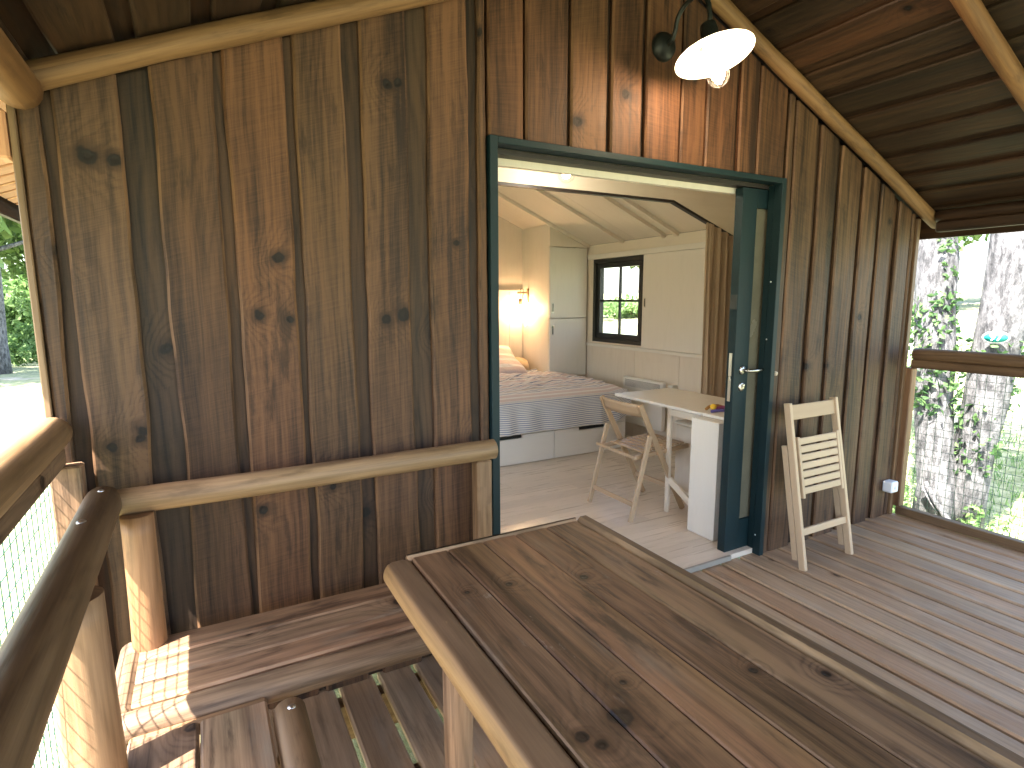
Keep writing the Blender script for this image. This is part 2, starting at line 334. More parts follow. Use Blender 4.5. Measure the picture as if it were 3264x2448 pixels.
M['beech_red'] = wood('warm_beech', (0.44, 0.29, 0.17), (0.66, 0.475, 0.30), ring=30, contrast=0.2, kamount=0.0, stain=0.1, fib=0.2, vary=0.06, rough=0.4, bs=0.1, scale=.72)
M['ply'] = wood('whitewashed_panel', (0.62, 0.53, 0.42), (0.78, 0.71, 0.60), ring=9, edge=0, contrast=0.25, kamount=0.0, stain=0.18, fib=0.18, vary=0.03, rough=0.5, bs=0.08, scale=.95)
M['white_ply'] = wood('white_panel', (0.62, 0.58, 0.51), (0.76, 0.73, 0.67), ring=9, edge=0, contrast=0.15, kamount=0.0, stain=0.12, fib=0.12, vary=0.02, rough=0.42, bs=0.06, scale=.98)
M['floor'] = wood('laminate_floor', (0.43, 0.36, 0.285), (0.63, 0.555, 0.47), ring=12, contrast=0.3, kamount=0.05, edge=0, stain=0.35, fib=0.3, vary=0.07, rough=0.30, bs=0.04, spec=0.5, scale=1.1)
M['teal'] = plain('dark_teal_paint', (0.0042, 0.0175, 0.0210), 0.55, nz=0.12, sc=9, bump=0.05, **{'Specular IOR Level': .3})
M['black'] = plain('black_frame_paint', (0.012, 0.014, 0.013), 0.4)
M['track'] = plain('dark_track', (0.02, 0.014, 0.012), 0.5)
M['steel'] = plain('brushed_steel', (0.55, 0.53, 0.48), 0.28, 1.0)
M['zinc'] = plain('zinc_screw', (0.7, 0.7, 0.7), 0.3, 1.0)
M['enamel'] = plain('white_enamel', (0.82, 0.82, 0.80), 0.25, nz=0.02)
M['plastic'] = plain('white_plastic', (0.72, 0.76, 0.80), 0.35, nz=0.03)
M['socket_black'] = plain('black_cast_metal', (0.010, 0.012, 0.010), 0.45)
M['glass'] = glass('clear_glass')
M['frost'] = plain('beige_pane', (0.13, 0.12, 0.085), 0.25)
M['wire'] = plain('green_coated_wire', (0.035, 0.10, 0.07), 0.45)
M['heater'] = plain('white_heater_enamel', (0.74, 0.71, 0.65), 0.35, nz=0.02)
M['grille'] = plain('heater_slot_dark', (0.10, 0.09, 0.08), 0.6)
M['bulb_wall'] = emit('lit_bulb_wall', (1.0, 0.70, 0.44), 52.0)
M['bulb_bed'] = emit('lit_bulb_bed', (1.0, 0.66, 0.36), 46.0)
M['bulb_room'] = emit('lit_bulb_room', (1.0, 0.86, 0.68), 62.0)

# roof geometry shared by wall, logs and boards
APX, APZ, SL = 0.80, 2.985, 0.415
def zlog(x): return APZ-SL*abs(x-APX)           # underside of the rafter logs
TH = math.atan(SL)

# ================================================================== SETTING: deck, floor, ground
YF = -3.6
mb = MB(); x = 1.332-0.155*18
while x < 3.16:
    mb.plank((x+0.0775, YF, -0.028), (x+0.0775, 0.02 if x < 0 or x > 1.75 else 0.028, -0.028), (1, 0, 0), (0, 0, 1), 0.135, 0.028, c=0.005, cup=-0.0008, bow=0.0015, wav=0.0012)
    x += 0.155
tag(mb.build('deck', M['deck']), kind='structure')
mb = MB()
for yy in (-3.5, -2.9, -2.3, -1.7, -1.1, -0.5, -0.05): mb.box((-1.45, yy-0.03, -0.18), (3.2, yy+0.03, -0.032), 0)
tag(mb.build('deck_joists', M['log_dark']), kind='structure')
mb = MB()
yy = 0.03; k = 0
while yy < 4.05:
    xx = -1.36-random.uniform(0, 0.9)
    while xx < 2.99:
        x0 = max(xx, -1.36); x1 = min(xx+1.2, 2.99)
        if x1-x0 > 0.02:
            if yy < 0.12: x0, x1 = max(x0, 0.04), min(x1, 1.76)
            if x1 > x0: mb.box((x0, yy, 0.0), (x1-0.0012, min(yy+0.128, 4.05)-0.0012, 0.03), 0)
        xx += 1.2
    yy += 0.128
tag(mb.build('floor', M['floor']), kind='structure')

def hgt(x, y):
    d = math.hypot(x+1, y+2); h = -0.80
    h += max(0, x-7.5)*0.115*(1/(1+max(0, x-7.5)*0.02)) if x > 7.5 else 0
    h += max(0, -y-16)*0.02
    h -= 0.05*max(0, y-22)*min(1, max(0, (8-x)/8))
    h += 0.10*noise.noise(Vector((x*0.23, y*0.23, 1)))*min(1, d/8)
    return h
s = NT('ground_mat'); tc = s.n('ShaderNodeNewGeometry').outputs['Position']
g1 = s.noise(tc, 0.33, 5, 0.6); g2 = s.noise(tc, 5.0, 5, 0.7); g3 = s.noise(tc, 38, 3, 0.7)
c = s.mix(s.ss(g2, 0.3, 0.7), (0.15, 0.175, 0.075), (0.33, 0.34, 0.19)); c2 = s.mix(g2, (0.29, 0.255, 0.20), (0.44, 0.39, 0.32))
c = s.mix(s.ss(s.math('ADD', g1, s.math('MULTIPLY', s.math('SUBTRACT', g3, 0.5), 0.25)), 0.56, 0.64), c, c2)
M['ground'] = s.out(c, 0.95, s.bump(g3, 0.6, 0.03))
mb = MB()
import bisect
def warp(t): return (abs(t)**2.3)*(1 if t > 0 else -1)
mb.grid(lambda a, b: (lambda X, Y: Vector((X, Y, hgt(X, Y))))(warp(a*2-1)*160, warp(b*2-1)*160), 110, 110)
tag(mb.build('ground', M['ground']), kind='structure')

# ================================================================== CABIN
cabin = empty('cabin', 'brown board clad timber cabin with gabled porch roof of round logs', 'cabin')
def zw(x): return zlog(x)+0.02
mb = MB()
FY = 0.016
def vp(x0, x1, zb=0.0, wav=0.006, t=0.022, mbx=None, rn=None, ztop=zw, y=FY):
    (mbx or mb).plank(((x0+x1)/2, y, zb), ((x0+x1)/2, y, ztop((x0+x1)/2)), (1, 0, 0), (0, -1, 0), x1-x0, t, c=0.005, wav=wav, seg=44, rn=rn, ztop=ztop, bow=0.002)
left = [(-1.455, -1.412, .0, .2), (-1.374, -1.213, .33, .15), (-1.133, -.959, .71, .55), (-.932, -.748, .12, .8), (-.722, -.554, .92, .5), (-.495, -.332, .52, .45), (-.251, -.084, .83, .6), (-.046, -.003, .22, .5)]
for x0, x1, r, q in left: vp(x0, x1, rn=(r*.97+.013, q), wav=0.010)
for x0, x1 in ((0.003, 0.163), (0.174, 0.376), (0.392, 0.582), (0.606, 0.778), (0.804, 1.012), (1.024, 1.176), (1.19, 1.392), (1.424, 1.556), (1.566, 1.776)):
    vp(x0, x1, 2.153, wav=0.003, rn=(random.random(), random.uniform(.7, 1)))
for x0, x1 in ((1.802, 1.85), (1.862, 2.048), (2.092, 2.25), (2.292, 2.487), (2.528, 2.688), (2.72, 2.86), (2.93, 3.075), (3.088, 3.122)):
    vp(x0, x1, wav=0.005, rn=(random.random(), random.uniform(0, .35)))
mb.build('facade_cover_boards', M['clad'], cabin)
mb2 = MB(); x = -1.452
gaps = [-1.395, -1.175, -1.02, -.945, -.85, -.735, -.60, -.525, -.40, -.29, -.17, -.062]
for i, gx in enumerate(gaps): vp(gx-0.066, gx+0.066, wav=0.006, t=0.012 + (0.004 if i % 2 else 0), mbx=mb2, y=0.03)
for gx in (.168, .384, .594, .791, 1.018, 1.183, 1.408, 1.561): vp(gx-.09, gx+.09, 2.153, wav=0.0, t=0.010, mbx=mb2, y=0.03)
for gx in (1.856, 2.07, 2.27, 2.508, 2.704, 2.895, 3.08): vp(gx-.042 if gx > 3 else gx-.06, gx+.042 if gx > 3 else gx+.06, wav=0.003, t=0.012, mbx=mb2, y=0.03)
mb2.build('facade_under_boards', M['clad_back'], cabin)
# backing sheets of the facade (behind the boards), side and end walls with whitewashed inner faces
mb = MB()
def gable(mbx, x0, x1, y0, y1, zb, ztf, n=1):
    xs = [x0+(x1-x0)*i/n for i in range(n+1)]
    for a, b in zip(xs, xs[1:]):
        pts = [(a, y0, zb), (b, y0, zb), (b, y1, zb), (a, y1, zb), (a, y0, ztf(a)), (b, y0, ztf(b)), (b, y1, ztf(b)), (a, y1, ztf(a))]
        n0 = len(mbx.v); mbx.v += pts
        for f in ((3, 2, 1, 0), (4, 5, 6, 7), (0, 1, 5, 4), (2, 3, 7, 6), (1, 2, 6, 5), (3, 0, 4, 7)):
            mbx.face([n0+i for i in f], [(pts[i][0]+pts[i][1], pts[i][2]) for i in f], (0.3, 0.2))
zi = lambda x: 3.035-SL*abs(x-APX)
zc = lambda x: zi(x)-0.001
gable(mb, -1.45, 0.0, 0.031, 0.064, 0.0, zc); gable(mb, 1.79, 3.12, 0.031, 0.064, 0.0, zc)
gable(mb, 0.0, APX, 0.031, 0.064, 2.15, zc); gable(mb, APX, 1.79, 0.031, 0.064, 2.15, zc)
mb.build('facade_backing', M['clad_back'], cabin)
mb = MB()
gable(mb, -1.36, -0.001, 0.066, 0.125, 0.03, zc); gable(mb, 1.86, 2.999, 0.19, 0.21, 0.03, zc)
gable(mb, -0.001, APX, 0.13, 0.16, 2.075, zc); gable(mb, APX, 2.999, 0.13, 0.16, 2.075, zc)
mb.build('inner_facade_panel', M['ply'], cabin)
mb = MB()
gable(mb, -1.36, APX, 4.06, 4.12, 0.0, zc); gable(mb, APX, 2.999, 4.06, 4.12, 0.0, zc)
mb.build('end_wall_panel', M['ply'], cabin)
mb = MB(); gable(mb, -1.45, APX, 4.125, 4.17, -0.1, zc); gable(mb, APX, 3.12, 4.125, 4.17, -0.1, zc); mb.build('end_wall_cladding', M['clad_back'], cabin)
# right side wall with window opening y 1.70..3.33 z 1.02..1.95
mb = MB()
WY0, WY1, WZ0, WZ1 = 1.66, 3.33, 1.02, 1.955
for k, (y0, y1) in enumerate(((0.125, WY0), (WY1, 4.058))): mb.box((3.0, y0, 0.0), (3.03, y1, 2.12), 2, rn=(.1+.2*k, .2))
yy = WY0
for y1 in (1.93, 2.58, WY1):
    mb.box((3.0, yy, 0.0), (3.03, y1-0.003, WZ0), 2, rn=(random.random(), .2)); yy = y1
mb.box((3.0, WY0, WZ1), (3.03, WY1, 2.12), 1, rn=(.5, .2))
mb.build('side_wall_panel', M['ply'], cabin)
mb = MB()
for (y0, y1, z0, z1) in ((0.065, WY0, -.1, 2.1), (WY1, 4.12, -.1, 2.1), (WY0, WY1, -.1, WZ0), (WY0, WY1, WZ1, 2.1)): mb.box((3.06, y0, z0), (3.12, y1, z1), 2)
mb.build('side_wall_cladding', M['clad'], cabin)
# left side wall with an unseen window opening, widened to brighten the room
mb = MB()
for (y0, y1, z0, z1) in ((0.13, .42, 0, 2.12), (3.3, 4.058, 0, 2.12), (.42, 3.3, 0, .75), (.42, 3.3, 1.98, 2.12)): mb.box((-1.39, y0, z0), (-1.36, y1, z1), 2, rn=(.4, .2))
mb.build('side_wall_panel', M['ply'], cabin)
mb = MB()
for (y0, y1, z0, z1) in ((0.066, .42, -.1, 2.1), (3.3, 4.12, -.1, 2.1), (.42, 3.3, -.1, .75), (.42, 3.3, 1.98, 2.1)): mb.box((-1.455, y0, z0), (-1.395, y1, z1), 2)
mb.build('side_wall_cladding', M['clad'], cabin)
mb = MB(); mb.box((-1.475, -0.012, 0.0), (-1.457, 0.05, 2.06), 2, c=.003); mb.build('corner_trim', M['log_dark'], cabin)
mb = MB(); mb.box((3.124, -0.02, 0.0), (3.16, 0.05, 2.02), 2, c=.003)
mb.build('corner_trim', M['log_dark'], cabin)
mb = MB(); mb.box((-1.51, -0.02, 1.90), (-1.478, 0.06, 2.03), 2, c=.006); mb.build('corner_block', M['soffit'], cabin)

# roof: lapped boards seen from below, laid front to back over the porch; inner ceiling
def slope_pt(side, sdist, y, off):       # point at distance sdist down the slope from the ridge, off above the logs
    return Vector((APX+side*sdist*math.cos(TH), y, APZ+off+0.0-sdist*math.sin(TH)))
mb = MB()
for side, smax in ((1, 2.76), (-1, 2.84)):
    down = Vector((side*math.cos(TH), 0, -math.sin(TH))); nr = Vector((-side*math.sin(TH)*1, 0, -math.cos(TH)))
    sx = 0.0; pitch = 0.215; k = 0
    while sx < smax:
        wd = 0.155+random.uniform(-.012, .012)
        c0 = sx+pitch/2
        if c0+wd/2 < smax+0.03:
            a = slope_pt(side, c0, YF-0.25, 0.112); b = slope_pt(side, c0, 0.02, 0.112)
            mb.plank(a, b, down, nr, wd, 0.022, c=0.004, wav=0.005, bow=0.002)
        c1 = min(sx, smax-.06)
        a = slope_pt(side, c1+0.001, YF-0.25, 0.134); b = slope_pt(side, c1+0.001, 0.02, 0.134)
        mb.plank(a, b, down, nr, 0.13, 0.022, c=0.003)
        sx += pitch
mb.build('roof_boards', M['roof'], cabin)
mb = MB()
for side, smax in ((1, 2.80), (-1, 2.88)):
    p = [slope_pt(side, 0, YF-.3, 0.14), slope_pt(side, smax, YF-.3, 0.14), slope_pt(side, smax, 4.5, 0.14), slope_pt(side, 0, 4.5, 0.14)]
    q = [a+Vector((0, 0, 0.05)) for a in p]; n0 = len(mb.v); mb.v += [tuple(a) for a in p+q]
    for f in ((0, 1, 2, 3), (7, 6, 5, 4), (0, 4, 5, 1), (1, 5, 6, 2), (2, 6, 7, 3)): mb.face([n0+i for i in f], [(0, 0)]*4, (.5, .5))
mb.build('roof_covering', plain('roof_felt', (0.05, 0.045, 0.04), 0.9), cabin)
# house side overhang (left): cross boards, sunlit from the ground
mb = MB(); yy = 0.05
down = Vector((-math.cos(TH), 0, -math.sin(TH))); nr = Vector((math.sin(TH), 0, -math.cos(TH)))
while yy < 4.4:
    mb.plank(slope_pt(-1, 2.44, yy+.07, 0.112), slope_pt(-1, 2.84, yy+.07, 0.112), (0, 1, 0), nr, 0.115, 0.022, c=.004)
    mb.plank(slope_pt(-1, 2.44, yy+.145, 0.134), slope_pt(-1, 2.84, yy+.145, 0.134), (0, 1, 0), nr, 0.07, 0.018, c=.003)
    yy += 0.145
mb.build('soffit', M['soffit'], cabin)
for side, smax, zt in ((1, 2.785, 0.1), (-1, 2.865, 0.1)):
    mb = MB(); p = slope_pt(side, smax, 0, 0.14); mb.box((p.x-0.012, YF-.3, p.z-(0.15 if side > 0 else 0.11)), (p.x+0.012, 4.5, p.z+0.045), 1); mb.build('eave_board', M['roof'], cabin)
# plates and rafter logs
def zax(x): return zlog(x)+0.040/math.cos(TH)
for yy in (-0.052, -0.84, -1.63, -2.42, -3.2):
    for side in (-1, 1):
        xe = -1.46 if side < 0 else 3.28
        mb = MB(); mb.tube([(APX+side*0.02, yy, zax(APX+side*.02)), (xe, yy, zax(xe))], 0.038, n=16, bump=0.10, dome=0.012, seed=yy*3+side)
        mb.build('rafter_log', M['rake'], cabin)
mb = MB(); mb.tube([(-1.435, -0.06, 2.075), (-1.435, YF, 2.075)], 0.055, n=18, bump=0.05, dome=0.01); mb.build('eave_log', M['rake'], cabin)
mb = MB(); mb.box((3.165, YF, 1.93), (3.235, -0.1, 1.995), 1, c=.01); mb.tube([(3.19, YF, 2.03), (3.19, -0.1, 2.03)], 0.038, n=14, bump=0.05); mb.build('eave_beam', M['roof'], cabin)
# porch posts in front (behind the camera) that carry the roof
for xx in (-1.43, 3.19):
    mb = MB(); mb.tube([(xx, -3.4, 0.0), (xx, -3.4, 2.0)], 0.06, n=16, bump=0.05); mb.build('porch_post', M['log'], cabin)

# inner ceiling, battens and bulkhead
mb = MB()
for side, xe in ((1, 2.999), (-1, -1.36)):
    ys = [0.165, 1.40, 2.62, 4.06]
    for y0, y1 in zip(ys, ys[1:]):
        p = [(APX, y0, zi(APX)), (xe, y0, zi(xe)), (xe, y1-.003, zi(xe)), (APX, y1-.003, zi(APX))]
        q = [(a, b, c_+0.02) for a, b, c_ in p]; n0 = len(mb.v); mb.v += p+q; rnn = (random.random(), .2)
        for f in ((0, 1, 2, 3), (7, 6, 5, 4), (0, 4, 5, 1), (1, 5, 6, 2), (2, 6, 7, 3)): mb.face([n0+i for i in f], [((p+q)[i][1], (p+q)[i][0]) for i in f], rnn)
mb.build('ceiling', M['ply'], cabin)
for side, xe in ((1, 2.998), (-1, -1.358)):
    for yy in ((2.0, 2.17, 2.80, 3.42, 1.45) if side > 0 else (1.45, 2.1, 2.8, 3.42)):
        mb = MB()
        dn = Vector((side*math.cos(TH), 0, -math.sin(TH))); L = abs(xe-APX)/math.cos(TH)
        Mx = Matrix.Translation(Vector((APX, yy, zi(APX)))) @ Matrix.Rotation((TH if side > 0 else math.pi-TH), 4, 'Y')
        if side > 0: mb.box((0.02, -0.022, -0.034), (L-0.01, 0.022, -0.001), 0, M=Mx)
        else: mb.box((0.02, -0.022, 0.001), (L-0.01, 0.022, 0.034), 0, M=Mx)
        mb.build('ceiling_batten', M['ply'], cabin)
BY = 1.0
def bz(x): return 2.20 if x < 1.956 else 2.20-(x-1.956)*0.345
xs = [-1.358, APX, 1.956, 2.998]
mb = MB(); mk = MB()
for a, b in zip(xs, xs[1:]):
    for mm, y0, y1, lo, hi in ((mb, BY, BY+.03, 0.0, None), (mk, BY-.004, BY+.034, -0.018, -0.001)):
        pts = [(a, y0, bz(a)+lo), (b-(.0005), y0, bz(b)+lo), (b-.0005, y1, bz(b)+lo), (a, y1, bz(a)+lo)]
        pts += [(p[0], p[1], (zi(p[0])-.002) if hi is None else bz(p[0])+hi) for p in pts]
        n0 = len(mm.v); mm.v += pts
        for f in ((3, 2, 1, 0), (4, 5, 6, 7), (0, 1, 5, 4), (2, 3, 7, 6), (1, 2, 6, 5), (3, 0, 4, 7)): mm.face([n0+i for i in f], [(pts[i][2], pts[i][0]) for i in f], (.6, .3))
mb.build('bulkhead', M['ply'], cabin); mk.build('curtain_track', M['track'], cabin)

# door frame (teal), sliding leaf
df = MB()
df.box((0.0, -0.022, 0.0), (0.036, 0.030, 2.15), 2, c=.002); df.box((1.757, -0.022, 0.0), (1.79, 0.030, 2.15), 2, c=.002)
df.box((0.0361, -0.021, 2.122), (1.7569, 0.030, 2.149), 0, c=.002)
df.box((0.028, 0.0301, 0.0), (0.040, 0.129, 2.12), 2); df.box((1.757, 0.0301, 0.0), (1.775, 0.064, 2.12), 2)
df.box((0.041, 0.0302, 2.126), (1.756, 0.062, 2.146), 0)
dfo = df.build('door_frame', M['teal'], cabin)
for (sx, sy, sz) in ((1.7565, 0.015, 1.60), (1.7565, 0.02, 1.28), (1.7565, 0.015, .12)):
    mb = MB(); mb.lathe([(0.0001, .003), (.004, .002), (.005, 0)], Matrix.Translation((sx, sy, sz)) @ Matrix.Rotation(R(-90), 4, 'Y'), 12); mb.build('screw', M['zinc'], dfo)
mb = MB(); mb.box((0.042, 0.064, 2.104), (1.756, 0.128, 2.124), 0); mb.build('door_track', M['track'], cabin)
mb = MB(); mb.box((0.042, 0.012, 0.004), (1.56, 0.0295, 0.034), 0, c=.002); mb.build('threshold_strip', plain('pale_threshold', (.26, .235, .20), .5), cabin)
door = MB(); X0 = 1.562
door.box((X0, 0.068, 0.012), (X0+0.115, 0.122, 2.10), 2, c=.002)
door.box((X0+0.115, 0.069, 0.012), (2.50, 0.121, 0.21), 0, c=.001); door.box((X0+0.115, 0.069, 2.0), (2.50, 0.121, 2.10), 0, c=.001)
door.box((2.39, 0.0685, 0.21), (2.50, 0.1215, 2.0), 2, c=.001)
doo = door.build('sliding_door', M['teal'], cabin)
mb = MB(); mb.box((X0+0.1151, 0.082, 0.211), (2.389, 0.104, 1.999), 2); mb.build('door_panel', M['frost'], doo)
mb = MB()
for z0 in (1.075, 0.93): mb.box((X0-0.002, 0.085, z0), (X0+0.001, 0.105, z0+.13), 2)
mb.box((X0-.006, .088, 1.055), (X0+.001, .102, 1.073), 2, c=.002); mb.build('lock_plate', M['steel'], doo)
mb = MB(); mb.box((X0-.004, 0.072, 1.45), (X0, 0.118, 1.53), 2); mb.build('catch', M['black'], doo)
hx, hz = 1.628, 1.108
mb = MB(); T = Matrix.Translation((hx, 0.068, hz)) @ Matrix.Rotation(R(90), 4, 'X')
mb.lathe([(0.0001, .010), (.022, .010), (.026, .006), (.026, 0)], T, 28)
mb.tube([(hx, 0.062, hz), (hx, 0.030, hz), (hx+.006, .022, hz), (hx+.018, .019, hz), (hx+.06, .018, hz), (hx+.118, .022, hz+.001)], [.009, .009, .0095, .0095, .0095, .0085], n=14, dome=.004)
mb.build('handle', M['steel'], doo)
mb = MB(); T = Matrix.Translation((hx, 0.068, hz-.095)) @ Matrix.Rotation(R(90), 4, 'X')
mb.lathe([(0.0001, .006), (.008, .006), (.022, .008), (.026, .004), (.026, 0)], T, 28); mb.tube([(hx+.003, .066, hz-.085), (hx+.003, .052, hz-.085)], .008, n=12, dome=.002); mb.box((hx-.001, .054, hz-.108), (hx+.007, .064, hz-.088), 2, c=.002)
mb.build('lock_cylinder', M['steel'], doo)

# window in the right wall: black frame, two sashes, the second behind the sliding shutter
def window(xc, y0, y1, z0, z1, parent, sashes, inn):
    fr = MB(); d0, d1 = xc-0.05, xc+0.05; f = 0.045
    fr.box((d0, y0, z0), (d1, y1, z0+f), 1, c=.002); fr.box((d0, y0, z1-f), (d1, y1, z1), 1, c=.002)
    fr.box((d0+.001, y0, z0+f), (d1-.001, y0+f, z1-f), 2, c=.001); fr.box((d0+.001, y1-f, z0+f), (d1-.001, y1, z1-f), 2, c=.001)
    wo = fr.build('window', M['black'], parent); ins = (y1-y0-2*f)/sashes
    for k in range(sashes):
        a = y0+f+k*ins+.002; b = a+ins-.004; s0, s1 = z0+f+.002, z1-f-.002; g = 0.055
        sb = MB(); q0, q1 = xc-.03, xc+.03
        sb.box((q0, a, s0), (q1, b, s0+g), 1, c=.002); sb.box((q0, a, s1-g), (q1, b, s1), 1, c=.002)
        sb.box((q0+.001, a, s0+g), (q1-.001, a+g, s1-g), 2, c=.001); sb.box((q0+.001, b-g, s0+g), (q1-.001, b, s1-g), 2, c=.001)
        sb.box((xc-.012, (a+b)/2-.012, s0+g), (xc+.012, (a+b)/2+.012, s1-g), 2); sb.box((xc-.0115, a+g, (s0+s1)/2-.012), (xc+.0115, b-g, (s0+s1)/2+.012), 1)
        sb.build('sash', M['black'] if inn else M['teal'], wo)
        pb = MB(); pb.box((xc-.003, a+g-.004, s0+g-.004), (xc+.003, b-g+.004, s1-g+.004), 2); pb.build('pane', M['glass'], wo)
    return wo
window(3.045, WY0+.03, WY1, WZ0, WZ1, cabin, 2, True)
window(-1.42, .42, 3.3, .75, 1.98, cabin, 3, True)  # unseen left window, made this wide for more daylight inside
mb = MB(); mb.box((2.958, 1.05, WZ1+.002), (2.999, 3.40, WZ1+.055), 1, c=.002); mb.box((2.95, 1.05, WZ0-.052), (2.999, 3.40, WZ0-.02), 1, c=.002); mb.build('shutter_rail', M['white_ply'], cabin)
mb = MB(); mb.box((2.966, 1.62, WZ0-.018), (2.990, 2.445, WZ1), 2, c=.002); sh = mb.build('sliding_shutter', M['white_ply'], cabin)
mb = MB(); mb.box((2.962, 2.395, 1.42), (2.9665, 2.418, 1.52), 2, c=.001); mb.build('handle', M['steel'], sh)
mb = MB(); mb.box((2.9605, 2.401, 1.43), (2.9625, 2.412, 1.51), 2); mb.build('recess', M['black'], sh)

# ================================================================== RAILINGS with wire mesh
def railing(xr, label, zr, sgn, rl=0.045):
    t = empty('railing', label, 'railing', (0, 0, 0))
    mb = MB(); mb.tube([(xr, -0.045, zr), (xr, YF, zr)], rl, n=20, bump=0.025, dome=0.012); mb.build('top_rail', M['log'] if sgn < 0 else M['log_dark'], t)
    mb = MB(); mb.box((xr-.022, YF, zr-rl-.055), (xr+.022, -0.03, zr-rl+.002), 1, c=.006); mb.build('under_rail', M['bench'] if sgn < 0 else M['log_dark'], t)
    mb = MB(); mb.box((xr-.035, YF, 0.002), (xr+.02, -0.03, 0.06), 1, c=.004); mb.build('bottom_rail', M['log_dark'], t)
    for yy in (-0.028, -1.75, -3.45):
        mb = MB(); mb.box((xr-.045 if sgn > 0 else xr-.02, yy-.03, 0.062), (xr+.02 if sgn > 0 else xr+.06, yy+.03, zr-rl-.056), 2, c=.006); mb.build('post', M['log_dark'] if sgn > 0 else M['bench'], t)
    mb = MB(); zt, zb = zr-rl-.02, 0.01; xm = xr+sgn*.026; st = 0.05; r = .0011
    yy = -0.05
    while yy > YF+.05:
        mb.box((xm-r, yy-r, zb), (xm+r, yy+r, zt), 2); yy -= st
    zz = zb+.03
    while zz < zt:
        mb.box((xm-r+.0022*sgn, YF+.05, zz-r), (xm+r+.0022*sgn, -0.03, zz+r), 1); zz += st
    mb.build('wire_mesh', M['wire'], t)
    return t
railing(-1.455, 'round log railing with green wire mesh at the left edge of the porch', 1.125, -1, 0.048)
railing(3.20, 'darker log railing with wire mesh on the far side beyond the folded chair', 1.135, 1, 0.04)
# ground-side frame of the left mesh: a thin post clamped outside

# ================================================================== OUTDOOR BENCHES AND TABLE
def bolt(p, parent, r=.009, nrm='Z'):
    mb = MB(); mb.lathe([(.0001, .005), (r*.6, .0045), (r, .001), (r, -.002)], Matrix.Translation(p), 14); return mb.build('bolt', M['zinc'], parent)
b1 = empty('bench', 'long plank bench against the cabin wall with a single round log backrest', 'bench', group='log benches around the porch table')
mb = MB(); ys = [(-.118, -.232), (-.234, -.345), (-.347, -.452)]
for k, (a, b) in enumerate(ys): mb.plank((-1.285, (a+b)/2, .422), (.30, (a+b)/2, .422), (0, 1, 0), (0, 0, 1), abs(b-a), .030, c=.004, rn=((.2, .85), (.61, .3), (.37, .7))[k], wav=.0012)
mb.build('seat', M['bench'], b1)
mb = MB(); mb.tube([(-1.325, -.492, .415), (.30, -.492, .415)], .042, n=20, bump=.025, dome=.01); mb.build('front_log', M['bench'], b1)
mb = MB(); mb.tube([(-1.31, -.455, .425), (-1.31, -.12, .425)], .034, n=18, bump=.04, dome=.01); mb.build('end_log', M['bench'], b1)
mb = MB(); mb.tube([(-1.345, -.102, .905), (-.035, -.102, .905)], .041, n=22, bump=.045, dome=.004, seed=3.3); mb.build('back_log', M['log'], b1)
mb = MB(); mb.box((-.115, -.12, .0), (-.05, -.055, .868), 2, c=.008); mb.build('back_post', M['log'], b1)
mb = MB(); mb.tube([(-1.262, -.165, 0), (-1.262, -.13, .868)], [.05, .045], n=18, bump=.04); mb.build('back_post', M['log'], b1)
for xx in (-1.2, .22):
    for yy in (-.17, -.43):
        mb = MB(); mb.tube([(xx, yy, 0), (xx, yy, .42)], .035, n=14, bump=.05); mb.build('leg', M['log_dark'], b1)
b2 = empty('bench', 'nearer bench running along the left railing below a thick dark log backrest', 'bench', group='log benches around the porch table')
mb = MB()
for a, b, rr in ((-1.285, -1.130, .44), (-1.127, -.966, .81)): mb.plank(((a+b)/2, -.560, .395), ((a+b)/2, -2.9, .395), (1, 0, 0), (0, 0, 1), b-a, .030, c=.004, rn=(rr, .4), wav=.0012)
mb.build('seat', M['bench'], b2)
mb = MB(); mb.box((-1.285, -.558, .380), (-.965, -.536, .423), 0, c=.006); mb.build('end_rim', M['log'], b2)
mb = MB(); mb.tube([(-.915, -.600, .398), (-.915, -2.9, .398)], .043, n=20, bump=.05, dome=.01); mb.build('edge_log', M['log_dark'], b2)
bolt((-.912, -.640, .4395), b2, .011)
mb = MB(); mb.tube([(-1.345, -.10, .912), (-1.325, -2.9, .925)], .050, n=24, bump=.018, dome=.006, seed=8.2); bl = mb.build('back_log', M['log_dark'], b2)
bolt((-1.34, -.155, .962), b2, .008); bolt((-1.348, -.42, .963), b2, .011)
for yy in (-.66, -1.9):
    mb = MB(); mb.tube([(-1.325, yy-.02, 0), (-1.335, yy, .875)], [.062, .054], n=20, bump=.04); mb.build('back_post', M['log'], b2)
for yy in (-.75, -1.9, -2.8):
    for xx in (-1.22, -.93):
        mb = MB(); mb.tube([(xx, yy, 0), (xx, yy, .39)], .035, n=14, bump=.05); mb.build('leg', M['log_dark'], b2)

